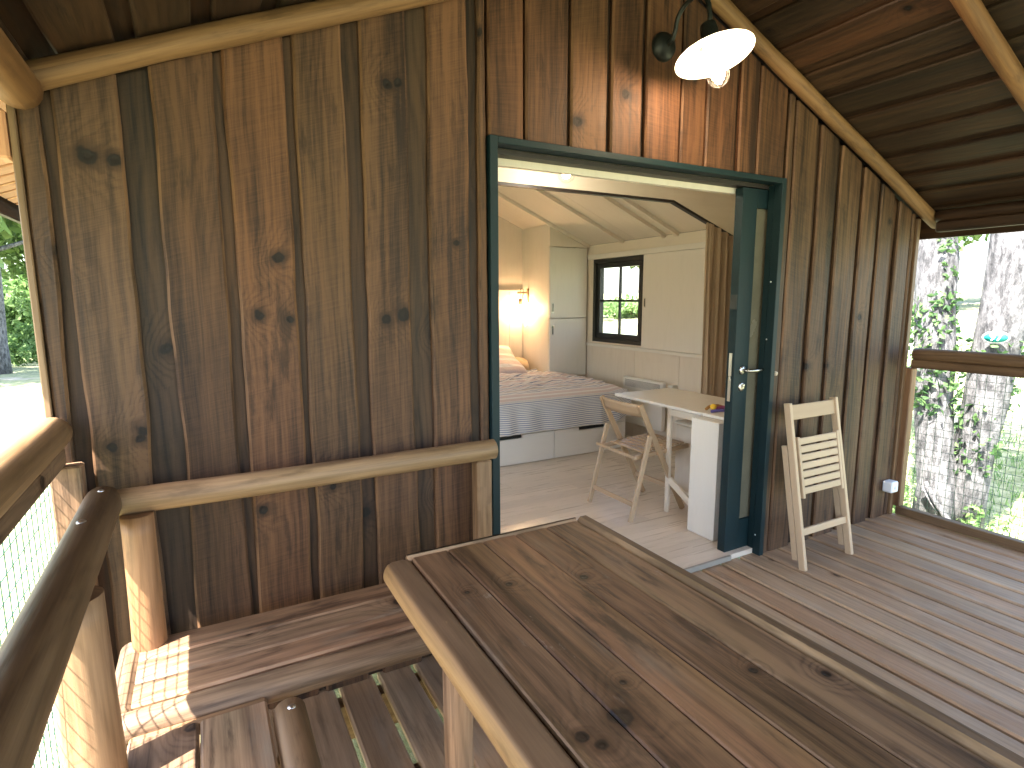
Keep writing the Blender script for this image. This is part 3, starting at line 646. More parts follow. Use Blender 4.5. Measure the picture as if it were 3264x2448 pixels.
tb = empty('picnic_table', 'large brown plank table with round log rim in the foreground', 'table', (-.25, -1.4, 0))
def tchild(mb, name, mat):
    o = mb.build(name, mat, tb); o.matrix_parent_inverse = Matrix.Translation((.25, 1.4, 0)); return o
mb = MB(); xs = [-.549, -.434, -.315, -.197, -.078, .046]; rr = [(.18, .5), (.74, .75), (.41, .95), (.93, .6), (.131, .02)]
for (a, b), q in zip(zip(xs, xs[1:]), rr): mb.plank(((a+b)/2, -.580, .718), ((a+b)/2, -2.5, .718), (1, 0, 0), (0, 0, 1), b-a-.0030, .032, c=.0022, rn=q, wav=.0008, cup=.0006)
tchild(mb, 'tabletop', M['table'])
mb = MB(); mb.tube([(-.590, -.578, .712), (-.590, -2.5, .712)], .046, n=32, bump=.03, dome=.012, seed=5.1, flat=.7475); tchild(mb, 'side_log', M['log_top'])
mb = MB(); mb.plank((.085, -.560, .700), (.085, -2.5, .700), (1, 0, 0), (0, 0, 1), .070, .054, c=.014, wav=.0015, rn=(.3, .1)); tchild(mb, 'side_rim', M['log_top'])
mb = MB(); mb.plank((-.560, -.566, .700), (.050, -.566, .700), (0, 1, 0), (0, 0, 1), .026, .056, c=.008, wav=.001, rn=(.7, .2)); tchild(mb, 'end_rim', M['log'])
for yy in (-.76, -2.3):
    for xx in (-.485, .0):
        mb = MB(); mb.tube([(xx, yy, 0), (xx, yy, .716)], .043, n=18, bump=.04); tchild(mb, 'leg', M['bench'])
mb = MB(); mb.box((-.44, -.785, .655), (-.045, -.745, .713), 0, c=.003); tchild(mb, 'cross_rail', M['log_dark']); mb = MB(); mb.box((-.44, -2.32, .655), (-.045, -2.28, .713), 0, c=.003); tchild(mb, 'cross_rail', M['log_dark'])

# ================================================================== FOLDING CHAIRS
def bar(mb, a, b, w_, t_, side=(0, 1, 0), c=.003):
    """rectangular bar from a to b; w_ along 'side', t_ across"""
    a, b = Vector(a), Vector(b); L = (b-a).length; z = (b-a).normalized(); x = Vector(side); x = (x-z*x.dot(z)).normalized(); y = z.cross(x)
    Mx = Matrix((x, y, z)).transposed().to_4x4(); Mx.translation = a
    mb.box((-w_/2, -t_/2, 0), (w_/2, t_/2, L), 2, M=Mx, c=c)
# opened chair (faces +x)
ch = empty('folding_chair', 'opened pale beech folding chair with slatted seat beside the bed', 'chair', (1.38, .92, .03), 'beech folding chairs')
for s_ in (-1, 1):
    mb = MB(); bar(mb, (.495, s_*.205, 0), (.075, s_*.205, .785), .020, .038); mb.build('long_leg', M['beech_red'], ch)
    mb = MB(); bar(mb, (0, s_*.228, 0), (.150, s_*.228, .575), .020, .034); mb.build('short_leg', M['beech'], ch)
    mb = MB(); bar(mb, (.06, s_*.182, .425), (.545, s_*.182, .452), .022, .030); mb.build('seat_rail', M['beech_red'], ch)
mb = MB()
for k in range(8): bar(mb, (.155+k*.050, -.171, .450+k*.0028), (.155+k*.050, .171, .450+k*.0028), .034, .011, side=(1, 0, 0), c=.002)
mb.build('seat', M['beech_red'], ch)
mb = MB(); mb.grid(lambda a, b: Vector((.078-.030*(1-(2*a-1)**2)-.0+(.5-b)*.03+.026, (a*2-1)*.198, .70+b*.085)), 14, 3, lambda a, b: (b*.08, a*.4))
n0 = len(mb.v); mb.grid(lambda a, b: Vector((.078-.030*(1-(2*a-1)**2)+(.5-b)*.03+.010, (1-a*2)*.198, .70+b*.085)), 14, 3, lambda a, b: (b*.08, a*.4))
o = mb.build('backrest', M['beech_red'], ch); sm_ = o.modifiers.new('solid', 'SOLIDIFY'); sm_.thickness = .006
mb = MB(); bar(mb, (.026, -.218, .115), (.026, .218, .115), .012, .034, side=(1, 0, 0)); mb.build('stretcher', M['beech'], ch); mb = MB(); bar(mb, (.035, -.226, .435), (.055, .226, .435), .018, .018, side=(1, 0, 0)); mb.build('stretcher', M['beech'], ch)
mb = MB(); bar(mb, (.405, -.196, .165), (.405, .196, .165), .014, .034, side=(1, 0, 0)); mb.build('stretcher', M['beech_red'], ch)
# folded chair leaning on the wall
fc = empty('folding_chair', 'folded pale beech chair leaning against the outside wall right of the door', 'chair', (2.035, -.262, 0), 'beech folding chairs')
lean = math.atan2(.170, .925); FM = Matrix.Rotation(-lean, 4, 'X')     # local z up the chair
FM = Matrix.Rotation(-lean, 4, 'X')
def fbar(mb, a, b, w_, t_, side=(1, 0, 0), c=.003): bar(mb, FM @ Vector(a), FM @ Vector(b), w_, t_, FM.to_3x3() @ Vector(side), c)
for s_ in (-1, 1):
    mb = MB(); fbar(mb, (s_*.216, 0, .0), (s_*.210, 0, .94), .024, .040); mb.build('long_leg', M['beech'], fc)
    mb = MB(); fbar(mb, (s_*.216, .042, .05), (s_*.214, .042, .70), .020, .034); mb.build('short_leg', M['beech'], fc)
    mb = MB(); fbar(mb, (s_*.178, -.012, .40), (s_*.178, -.012, .745), .020, .030); mb.build('seat_rail', M['beech'], fc)
mb = MB()
for k in range(7): fbar(mb, (-.167, -.018, .440+k*.0465), (.167, -.018, .440+k*.0465), .011, .037, side=(0, 1, 0), c=.003)
mb.build('seat', M['beech'], fc)
mb = MB(); fbar(mb, (-.199, 0, .885), (.199, 0, .885), .018, .085, side=(0, 1, 0)); mb.build('backrest', M['beech_red'], fc)
mb = MB(); fbar(mb, (-.205, 0, .21), (.205, 0, .21), .018, .040, side=(0, 1, 0)); mb.build('stretcher', M['beech'], fc)

# ================================================================== WALL LAMP
LX, LY = .885, -.285
wl = empty('wall_lamp', 'lit barn lamp with wide white shade and black curved arm above the door', 'lamp', (LX, 0, 2.638))
def lch(mb, name, mat, par=None):
    o = mb.build(name, mat, par or wl)
    if not par: o.matrix_parent_inverse = Matrix.Translation((-LX, 0, -2.638))
    return o
mb = MB(); mb.lathe([(.0001, .045), (.035, .043), (.055, .03), (.062, .012), (.062, 0)], Matrix.Translation((LX, -.006, 2.638)) @ Matrix.Rotation(R(90), 4, 'X'), 32); lch(mb, 'wall_mount', M['socket_black'])
mb = MB(); arc = [(LX, -.04, 2.635), (LX, -.075, 2.650)]
for k in range(13):
    a = math.pi*k/12; arc.append((LX, -.185+.095*math.cos(a)-.0, 2.685+.085*math.sin(a)))
arc += [(LX, LY, 2.66), (LX, LY, 2.60)]
mb.tube(arc, .010, n=14); mb.lathe([(.010, 2.64), (.032, 2.63), (.036, 2.60), (.036, 2.555), (.045, 2.545)], Matrix.Translation((LX, LY, 2.60)) @ Matrix.Rotation(R(-3), 4, 'Y') @ Matrix.Rotation(R(-15), 4, 'X') @ Matrix.Translation((0, 0, -2.60)), 28); lch(mb, 'arm', M['socket_black'])
mb = MB(); T = Matrix.Translation((LX, LY, 2.60)) @ Matrix.Rotation(R(-3), 4, 'Y') @ Matrix.Rotation(R(-15), 4, 'X') @ Matrix.Translation((0, 0, -2.60))
mb.lathe([(.044, 2.548), (.058, 2.545), (.064, 2.530), (.10, 2.520), (.135, 2.508), (.157, 2.497), (.160, 2.494), (.157, 2.4955), (.134, 2.5045), (.10, 2.516), (.063, 2.5255), (.055, 2.541), (.042, 2.543)], T, 56)
lch(mb, 'shade', M['enamel'])
mb = MB(); mb.lathe([(.0001, 2.549), (.042, 2.549), (.042, 2.500), (.038, 2.497), (.0001, 2.497)], T, 32); lch(mb, 'socket', M['enamel'])
mb = MB(); mb.lathe([(.040, 2.515), (.044, 2.49), (.046, 2.45), (.046, 2.42), (.042, 2.395), (.030, 2.374), (.014, 2.364), (.0001, 2.362)], T, 32); lch(mb, 'glass_globe', M['glass'])
mb = MB(); mb.lathe([(.012, 2.500), (.014, 2.48), (.024, 2.45), (.028, 2.43), (.026, 2.405), (.014, 2.388), (.0001, 2.384)], T, 24); lch(mb, 'bulb', M['bulb_wall'])

# small things on the wall
mb = MB(); mb.box((3.015, -.075, .185), (3.095, -.008, .262), 2, c=.008); sk = mb.build('socket_box', M['plastic'])
tag(sk, 'small white plastic socket box low on the wall near the right corner', 'socket')
mb = MB(); mb.lathe([(.0001, .004), (.012, .0035), (.013, 0)], Matrix.Translation((3.055, -.0755, .223)) @ Matrix.Rotation(R(90), 4, 'X'), 20); mb.build('cover', M['plastic'], sk)
mb = MB(); mb.lathe([(.0001, .012), (.011, .010), (.014, .004), (.014, 0)], Matrix.Translation((1.815, -.006, 1.085)) @ Matrix.Rotation(R(90), 4, 'X'), 20)
tag(mb.build('door_stop_button', plain('beige_rubber', (.45, .36, .27), .6)), 'small round beige knob on the wall beside the teal door frame', 'knob')

# ================================================================== INTERIOR THINGS
# wardrobe in the corner
wd_ = empty('wardrobe', 'whitewashed corner wardrobe with two stacked doors beyond the bed', 'wardrobe', (2.73, 3.7, .03))
def ic(mb, name, mat, par, loc):
    o = mb.build(name, mat, par); o.matrix_parent_inverse = Matrix.Translation([-c_ for c_ in loc]); return o
WL = (2.73, 3.7, .03)
mb = MB()
gable(mb, 2.46, 2.478, 3.445, 4.055, .60, lambda x: zi(2.46)-.006)
gable(mb, 2.478, 2.996, 4.02, 4.055, .60, lambda x: zi(x)-.006)
mb.box((2.478, 3.447, .60), (2.995, 4.02, .62), 0)
gable(mb, 2.46, 2.996, 3.427, 3.4445, 2.095, lambda x: zi(x)-.006)
ic(mb, 'carcass', M['ply'], wd_, WL)
for z0, z1, hz_ in ((1.293, 2.088, 1.41), (.62, 1.285, 1.155)):
    mb = MB(); mb.box((2.463, 3.427, z0), (2.975, 3.444, z1), 2, c=.001); dd = ic(mb, 'door', M['white_ply'], wd_, WL)
    mb = MB(); mb.box((2.490, 3.423, hz_-.058), (2.518, 3.4275, hz_+.058), 2, c=.001); mb.build('handle', M['steel'], dd)
    mb = MB(); mb.box((2.497, 3.4215, hz_-.047), (2.511, 3.4238, hz_+.047), 2); mb.build('recess', M['black'], dd)
# bed
bed = empty('bed', 'low white platform bed with front drawers', 'bed', (1.8, 3.1, .03)); BL = (1.8, 3.1, .03)
mb = MB(); mb.box((.96, 2.262, .032), (2.615, 3.42, .40), 0); mb.box((.961, 3.42, .032), (2.45, 4.05, .399), 0); mb.box((.96, 2.241, .305), (2.615, 2.2615, .42), 0, c=.002); mb.box((2.595, 2.242, .032), (2.614, 2.2614, .304), 2)
ic(mb, 'base', M['white_ply'], bed, BL)
for x0, x1 in ((.965, 1.768), (1.774, 2.592)):
    mb = MB(); xc = (x0+x1)/2+.03; zz = .300; n = 1
    # drawer front with a cut-out grip in its top edge
    mb.box((x0, 2.240, .036), (x1, 2.2605, .270), 0, c=.001)
    if x0 < 1: g0, g1 = .98, 1.43
    else: g0, g1 = 2.05, 2.36
    mb.box((x0, 2.2401, .2702), (g0, 2.2604, .300), 0); mb.box((g1, 2.2401, .2702), (x1, 2.2604, .300), 0)
    dd = ic(mb, 'drawer', M['white_ply'], bed, BL)
    mb = MB(); mb.box((g0, 2.2612, .270), (g1, 2.2618, .3035), 0); mb.build('grip_slot', M['black'], dd)
mb = MB(); mb.box((.97, 2.27, .42), (2.44, 4.04, .60), 1, c=.03); mb.box((2.441, 2.27, .42), (2.61, 3.42, .60), 1, c=.03); ic(mb, 'mattress', M['enamel'], bed, BL)
mb = MB()
for k in range(8): mb.box((.96+k*.1865, 4.030, .40), (.96+(k+1)*.1865-.003, 4.055, 1.60), 2, c=.002)
mb.box((.96, 4.022, 1.60), (2.452, 4.056, 1.622), 0, c=.002); ic(mb, 'headboard', M['ply'], bed, BL)
# duvet
s = NT('striped_duvet'); uv = s.n('ShaderNodeUVMap', uv_map='UVMap').outputs[0]; sp = s.n('ShaderNodeSeparateXYZ'); s.put(sp.inputs[0], uv); v = sp.outputs[1]
cr = s.n('ShaderNodeValToRGB'); cr.color_ramp.interpolation = 'CONSTANT'; el = cr.color_ramp.elements
Wt, Bl, Pk, Tn = (.66, .63, .60, 1), (.09, .12, .21, 1), (.50, .39, .37, 1), (.42, .35, .28, 1)
seq = [(0, Pk), (.085, Wt), (.14, Pk), (.25, Wt), (.30, Bl), (.335, Wt), (.375, Bl), (.41, Wt), (.45, Tn), (.51, Bl), (.53, Wt), (.565, Bl), (.60, Wt), (.63, Pk), (.69, Bl), (.715, Wt), (.75, Bl), (.785, Wt), (.81, Pk), (.88, Wt), (.92, Bl), (.955, Wt)]
el[0].position = 0; el[0].color = Pk; el[1].position = .085; el[1].color = Wt
for p, c_ in seq[2:]: e = el.new(p); e.color = c_
s.put(cr.inputs[0], s.math('FRACT', s.math('DIVIDE', s.math('SUBTRACT', v, .362), .50)))
thin = s.math('GREATER_THAN', s.math('FRACT', s.math('DIVIDE', v, .0195)), .60)
thinc = s.mix(thin, Wt, (.13, .17, .27, 1))
zone = s.math('LESS_THAN', v, .362)
c = s.mix(zone, cr.outputs[0], thinc); cn = s.noise(s.vec(s.math('MULTIPLY', sp.outputs[0], 500), s.math('MULTIPLY', v, 500), 0), 1, 2)
c = s.mix(.12, c, s.vec(cn, cn, cn))
M['duvet'] = s.out(c, .9, s.bump(s.noise(uv, 60, 3), .3, .004), **{'Sheen Weight': .3})
XR, YFT = 2.625, 2.232
def duv(a, b):
    # a across bed (x), b from hem at foot (0) to head (1)
    X = .98+a*(XR+.24-.98); lim = XR
    s_ = b*1.76; hem = .315-.13*max(0, a-.78)/.22
    s_ = s_*(1.76-(.33-hem))/1.76+(.33-hem)
    dy = max(0, .33-s_); Y = YFT+max(0, s_-.33)
    if Y > 3.40: lim = 2.43
    dx = max(0, X-lim); xx = min(X, lim)
    top = .635
    W = noise.noise(Vector((X*5, s_*7, 2)))*.026+noise.noise(Vector((X*13+s_*5, s_*16, 5)))*.020+abs(noise.noise(Vector((X*4+s_*6, s_*9-X*3, 9))))*.02
    amp = min(1, max(0, (s_-.42)*2.2))
    d = max(dx, dy)
    rnd_ = .055*math.exp(-(min(abs(s_-.33), 9)/.09)**2) if dx == 0 else 0
    z = top-d-rnd_*(.6)+W*amp*(1 if d == 0 else .2)+.05*math.exp(-((X-1.9)/.8)**2)*amp
    out_y = -.035*(1-math.exp(-dy*14))-.014*math.sin(X*21+2*math.sin(X*5))*min(1, dy*5) - .01*noise.noise(Vector((X*9, s_*5, 1)))*min(1, dy*6)
    out_x = .03*(1-math.exp(-dx*14)) + .01*math.sin(Y*17)*min(1, dx*6)
    if dy > 0 and dx > 0: z = top-max(dx, dy)-.02; 
    return Vector((xx+out_x, Y+out_y, z))
mb = MB(); mb.grid(duv, 90, 150, lambda a, b: (a*1.9, b*1.76))
o = mb.build('duvet', M['duvet']); md = o.modifiers.new('s', 'SOLIDIFY'); md.thickness = .018; md.offset = -1
tag(o, 'crumpled striped duvet in pink, white and blue hanging over the bed front', 'duvet')
s = NT('pink_stripe_pillow'); uv = s.n('ShaderNodeUVMap', uv_map='UVMap').outputs[0]; sp = s.n('ShaderNodeSeparateXYZ'); s.put(sp.inputs[0], uv)
k = s.math('FRACT', s.math('MULTIPLY', sp.outputs[1], 3.3)); c = s.mix(s.math('GREATER_THAN', k, .62), (.58, .47, .44), (.70, .68, .66))
M['pillow'] = s.out(c, .9, s.bump(s.noise(uv, 7, 4, .6), .5, .03), **{'Sheen Weight': .3})
s = NT('tan_pillow'); tcc = s.n('ShaderNodeTexCoord').outputs['Object']; M['pillow2'] = s.out(s.mix(s.noise(tcc, 12, 3), (.52, .36, .2), (.66, .52, .36)), .9, s.bump(s.noise(tcc, 22, 3), .6, .02))
def pillow(name, loc, size, tilt, mat, label, rz=0, grp='pillows at the head of the bed'):
    mb = MB(); a_, b_, h = size
    for sg in (1, -1):
        def fn(a, b):
            x = a*2-1; y = b*2-1; e = (max(0, 1-abs(x)**3.2)*max(0, 1-abs(y)**3.2))**.5
            wr = 1+.12*noise.noise(Vector((x*3, y*4, size[0]*9)))
            return Vector((x*a_*(1-.06*(1-e)*0-.05*abs(y)**2*(abs(x))), y*b_*(1-.05*abs(x)**2), sg*h*e*wr))
        f2 = fn if sg > 0 else (lambda a, b: fn(1-a, b))
        mb.grid(f2, 36, 26, lambda a, b: (a, b))
    o = mb.build(name, mat); o.location = loc; o.rotation_euler = (tilt, 0, rz); tag(o, label, 'pillow', grp); return o
pillow('pillow', (1.86, 3.66, .745), (.36, .24, .085), R(22), M['pillow'], 'pink and white striped pillow lying on top at the head of the bed')
pillow('pillow', (1.90, 3.87, .79), (.37, .22, .08), R(48), M['pillow'], 'pink striped pillow standing behind the front pillow', R(3))
pillow('cushion', (2.24, 3.85, .72), (.17, .13, .08), R(20), M['pillow2'], 'small tan crumpled cushion beside the striped pillows near the wardrobe', R(-20), 'cushions on the bed')
# bedside lamp
bd = empty('bedside_lamp', 'lit bare bulb hanging from a small wooden wall bracket over the bed', 'lamp', (2.46, 3.90, 1.40)); DL = (2.46, 3.90, 1.40)
mb = MB(); mb.box((2.438, 3.885, 1.465), (2.4595, 3.915, 1.635), 2, c=.002); ic(mb, 'bracket', M['beech_red'], bd, DL)
mb = MB(); mb.box((2.31, 3.889, 1.575), (2.4379, 3.911, 1.598), 0, c=.002); ic(mb, 'arm', M['beech_red'], bd, DL)
mb = MB(); mb.tube([(2.345, 3.90, 1.50), (2.345, 3.90, 1.61), (2.355, 3.90, 1.635), (2.375, 3.90, 1.64), (2.39, 3.90, 1.62), (2.39, 3.90, 1.57), (2.37, 3.90, 1.54), (2.39, 3.90, 1.515), (2.43, 3.90, 1.52), (2.455, 3.90, 1.53)], .0028, n=8); ic(mb, 'cord', M['track'], bd, DL)
mb = MB(); mb.lathe([(.0001, 1.515), (.020, 1.513), (.022, 1.50), (.022, 1.455), (.016, 1.448), (.016, 1.435), (.0001, 1.435)], Matrix.Translation((2.345, 3.90, 0)), 24); ic(mb, 'socket', M['beech_red'], bd, DL)
mb = MB(); mb.lathe([(.012, 1.435), (.016, 1.425), (.030, 1.40), (.033, 1.38), (.027, 1.357), (.012, 1.346), (.0001, 1.344)], Matrix.Translation((2.345, 3.90, 0)), 24); ic(mb, 'bulb', M['bulb_bed'], bd, DL)
mb = MB(); mb.tube([(2.452, 3.93, 1.22), (2.43, 3.93, 1.215), (2.415, 3.93, 1.195), (2.425, 3.93, 1.175), (2.44, 3.93, 1.185)], .006, n=10); mb.box((2.446, 3.918, 1.19), (2.4595, 3.942, 1.27), 2, c=.003)
tag(mb.build('wall_hook', M['plastic']), 'small white hook on the wardrobe side just under the glowing bulb', 'hook')
# ceiling globe bulb on the bulkhead
cb = empty('ceiling_lamp', 'lit round clear bulb just behind the door lintel', 'lamp', (.845, .70, 2.24)); CL = (.845, .70, 2.24)
mb = MB(); mb.lathe([(.0001, 2.96), (.045, 2.96), (.045, 2.93), (.006, 2.92), (.006, 2.31), (.022, 2.30), (.022, 2.265), (.0001, 2.265)], Matrix.Translation((.845, .70, 0)), 24); ic(mb, 'socket', M['white_ply'], cb, CL)
def sph(r, z0, n=14): return [(max(.0001, r*math.sin(math.pi*k/n)), z0+r*math.cos(math.pi*k/n)) for k in range(n+1)]
mb = MB(); mb.lathe(sph(.05, 2.215), Matrix.Translation((.845, .70, 0)), 28); ic(mb, 'glass_globe', M['glass'], cb, CL)
mb = MB(); mb.lathe(sph(.024, 2.213), Matrix.Translation((.845, .70, 0)), 20); ic(mb, 'bulb', M['bulb_room'], cb, CL)
# heater
ht = empty('heater', 'white electric panel heater on the wall under the window', 'heater', (2.95, 2.33, .2)); HL = (2.95, 2.33, .2)
mb = MB(); mb.box((2.90, 2.04, .20), (2.955, 2.64, .69), 2, c=.008); mb.box((2.956, 2.10, .26), (2.995, 2.58, .64), 2); ic(mb, 'body', M['heater'], ht, HL)
mb = MB(); mb.box((2.8985, 2.075, .595), (2.8998, 2.605, .665), 1); gr = ic(mb, 'grille', M['grille'], ht, HL)
mb = MB()
for k in range(8): mb.box((2.893, 2.075, .598+k*.0085), (2.8986, 2.605, .6022+k*.0085), 1)
mb.build('louvre', M['heater'], gr)
mb = MB(); mb.box((2.93, 1.93, .60), (2.995, 2.0, .675), 2, c=.004); tag(mb.build('control_box', M['heater']), 'small cream control box on the wall just right of the heater', 'control box')
# curtain
s = NT('brown_linen'); uv = s.n('ShaderNodeUVMap', uv_map='UVMap').outputs[0]; cn = s.noise(s.n('ShaderNodeTexCoord').outputs['Object'], 260, 2)
M['linen'] = s.out(s.mix(cn, (.27, .19, .12), (.40, .30, .20)), .9, s.bump(cn, .2, .001))
def cur(a, b):
    z = .045+b*(1.965-.345*0-.045-.045); x0 = 2.27+.02*(1-b); wd__ = .36+.03*(1-b)
    z = .045+b*(bz(x0+a*wd__)-.03-.045)
    ph = a*wd__*95+1.2*math.sin(a*7)+.5*math.sin(b*2.2+a*5)
    return Vector((x0+a*wd__+.006*math.sin(ph*.5+b*3), BY-.035+.024*math.sin(ph)*(1-.35*b)+.008*math.sin(ph*2.3+b*4), z))
mb = MB(); mb.grid(cur, 170, 24, lambda a, b: (a*.6, b*2)); o = mb.build('curtain', M['linen']); md = o.modifiers.new('s', 'SOLIDIFY'); md.thickness = .002
tag(o, 'long brown linen curtain gathered in folds behind the teal door', 'curtain')
# white folding table
gt = empty('gateleg_table', 'white drop leaf table with one leaf raised just inside the door', 'table', (1.95, .5, .03)); GL = (1.95, .5, .03)
TZ = .795
mb = MB(); mb.box((1.700, .160, TZ-.02), (2.26, .408, TZ), 0, c=.002); ic(mb, 'top', M['white_ply'], gt, GL)
mb = MB(); mb.box((1.700, .411, TZ-.02), (2.26, 1.285, TZ), 0, c=.002); ic(mb, 'raised_leaf', M['white_ply'], gt, GL)
mb = MB(); mb.box((1.640-.02, .205, .032), (1.640, .42, TZ-.022), 2, c=.002); mb.box((1.6401, .215, TZ-.05), (1.70, .40, TZ-.022), 2)
ic(mb, 'end_panel', M['white_ply'], gt, GL)
mb = MB(); mb.box((1.6402, .206, .034), (2.22, .222, TZ-.0221), 2, c=.001); mb.box((2.22, .21, .034), (2.238, .42, TZ-.0222), 2, c=.001); ic(mb, 'side_panel', M['white_ply'], gt, GL)
mb = MB(); bar(mb, (1.73, .72, .032), (1.73, .72, TZ-.022), .035, .022, side=(0, 1, 0)); bar(mb, (1.73, .43, TZ-.05), (1.73, .705, TZ-.05), .02, .045, side=(1, 0, 0)); bar(mb, (1.73, .425, .12), (1.73, .705, .27), .02, .05, side=(1, 0, 0)); ic(mb, 'gate_leg', M['ply'], gt, GL)
mb = MB(); mb.box((1.98, .56, .04), (2.24, .92, .60), 2, c=.012); o = mb.build('storage_box', M['ply']); tag(o, 'plain cream storage box standing under the raised table leaf', 'box')
mb = MB(); mb.box((1.975, .555, .601), (2.245, .925, .62), 0, c=.006); mb.build('lid', M['white_ply'], o)
# bunch of coloured ribbons on the table
tr = empty('trinket_bunch', 'little heap of yellow, blue and purple trinkets on the white table', 'trinkets', (1.86, .36, TZ)); RL = (1.86, .36, TZ)
for nm, c_, pts, rad in (('ribbon', (.10, .08, .26), [(1.75, .385, TZ+.010), (1.79, .37, TZ+.016), (1.83, .34, TZ+.02), (1.87, .33, TZ+.012)], .010), ('ribbon', (.22, .04, .10), [(1.79, .40, TZ+.014), (1.84, .38, TZ+.028), (1.88, .33, TZ+.026), (1.90, .28, TZ+.012)], .011),
                       ('ribbon', (.45, .12, .22), [(1.82, .33, TZ+.010), (1.85, .30, TZ+.018), (1.88, .27, TZ+.012)], .010), ('ribbon', (.28, .14, .04), [(1.76, .43, TZ+.010), (1.80, .44, TZ+.022), (1.86, .43, TZ+.024), (1.90, .40, TZ+.012)], .008)):
    mb = MB(); mb.tube(pts, rad, n=10, bump=.3, dome=.004); ic(mb, nm, plain('ribbon_'+nm+str(c_[0]), c_, .7), tr, RL)
mb = MB(); mb.lathe(sph(.020, 0), Matrix.Translation((1.79, .405, TZ+.03)), 14); ic(mb, 'pompom', plain('yellow_pompom', (.75, .48, .04), .8), tr, RL)

# ================================================================== OUTSIDE: trees, ivy, far things
def leafmat(name, a, b):
    s = NT(name); rn = s.n('ShaderNodeUVMap', uv_map='RND').outputs[0]; sp = s.n('ShaderNodeSeparateXYZ'); s.put(sp.inputs[0], rn)
    c = s.mix(sp.outputs[0], a, b); s.out(c, .6)
    tr_ = s.n('ShaderNodeBsdfTranslucent'); s.put(tr_.inputs[0], c); mx = s.n('ShaderNodeMixShader'); mx.inputs[0].default_value = .5
    s.t.links.new(s.b.outputs[0], mx.inputs[1]); s.t.links.new(tr_.outputs[0], mx.inputs[2]); s.t.links.new(mx.outputs[0], s.t.nodes['Material Output'].inputs[0]); return s.m
M['leaf'] = leafmat('tree_leaf', (.09, .16, .05), (.22, .32, .11)); M['ivy'] = leafmat('ivy_leaf', (.03, .09, .03), (.17, .29, .10)); M['bush'] = leafmat('bush_leaf', (.09, .18, .05), (.24, .36, .13))
s = NT('bark'); tcc = s.n('ShaderNodeTexCoord').outputs['Object']; mp = s.n('ShaderNodeMapping'); mp.inputs['Scale'].default_value = (1, 1, .35); s.put(mp.inputs[0], tcc)
a = s.noise(mp.outputs[0], 16, 6, .7); M['bark'] = s.out(s.mix(s.ss(a, .35, .65), (.04, .04, .042), (.19, .185, .19)), .9, s.bump(a, 1.0, .03))
def leaves(mb, fn, n, size, flat=None):
    for _ in range(n):
        p = fn()
        if p is None: continue
        sz = size*random.uniform(.55, 1.25); q = Quaternion((random.gauss(0, 1), random.gauss(0, 1), random.gauss(0, 1), random.gauss(0, 1))).normalized()
        a = q @ Vector((sz, 0, 0)); b = q @ Vector((0, sz*.62, 0)); c_ = q @ Vector((0, 0, sz*.2)); n0 = len(mb.v); r_ = (random.random(), random.random())
        mb.v += [tuple(p-a), tuple(p-b*1+c_), tuple(p+a), tuple(p+b+c_)]
        mb.face([n0, n0+1, n0+2, n0+3], [(0, 0), (1, 0), (1, 1), (0, 1)], r_)
def crown_fn(c, rad, lumps=9, seed=0):
    rr = random.Random(seed); L = []
    for _ in range(lumps):
        d = Vector((rr.gauss(0, 1), rr.gauss(0, 1), rr.gauss(0, .8))).normalized()*rr.uniform(.3, .8)
        L.append((Vector((c[0]+d.x*rad[0], c[1]+d.y*rad[1], c[2]+d.z*rad[2])), rr.uniform(.28, .5)))
    def f():
        q, s_ = random.choice(L); d = Vector((random.gauss(0, 1), random.gauss(0, 1), random.gauss(0, 1))).normalized()*(random.random()**.45)
        return q+Vector((d.x*rad[0]*s_, d.y*rad[1]*s_, d.z*rad[2]*s_))
    return f
def tree(label, x, y, h, r, cz, crad, nleaf, lsize, lean=(0, 0), seed=0, group=None, mat=None, name='tree', limbs=4):
    z0 = hgt(x, y)-.05; t = empty(name, label, 'tree', (x, y, z0), group); rr = random.Random(seed)
    mb = MB(); pts = []; K = 9
    for k in range(K+1):
        f = k/K; pts.append((lean[0]*f+rr.uniform(-.05, .05)*r*4*f, lean[1]*f+rr.uniform(-.05, .05)*r*4*f, h*f))
    mb.tube(pts, [r*(1.35 if k == 0 else 1-.75*k/K) for k in range(K+1)], n=14, bump=.12); 
    for k in range(limbs):
        f = rr.uniform(.45, .9); p = Vector(pts[int(f*K)]); a = rr.uniform(0, 6.28); d = Vector((math.cos(a), math.sin(a), rr.uniform(.3, .8))); L = crad[0]*rr.uniform(.5, .9)
        mb.tube([p, p+d*L*.4+Vector((0, 0, .1)), p+d*L*.75, p+d*L], [r*.35, r*.25, r*.15, r*.06], n=8, bump=.1)
    mb.build('trunk', M['bark'], t)
    if nleaf:
        mb = MB(); leaves(mb, crown_fn((lean[0]*.8, lean[1]*.8, cz), crad, 14, seed), nleaf, lsize); mb.build('crown', mat or M['leaf'], t)
    return t
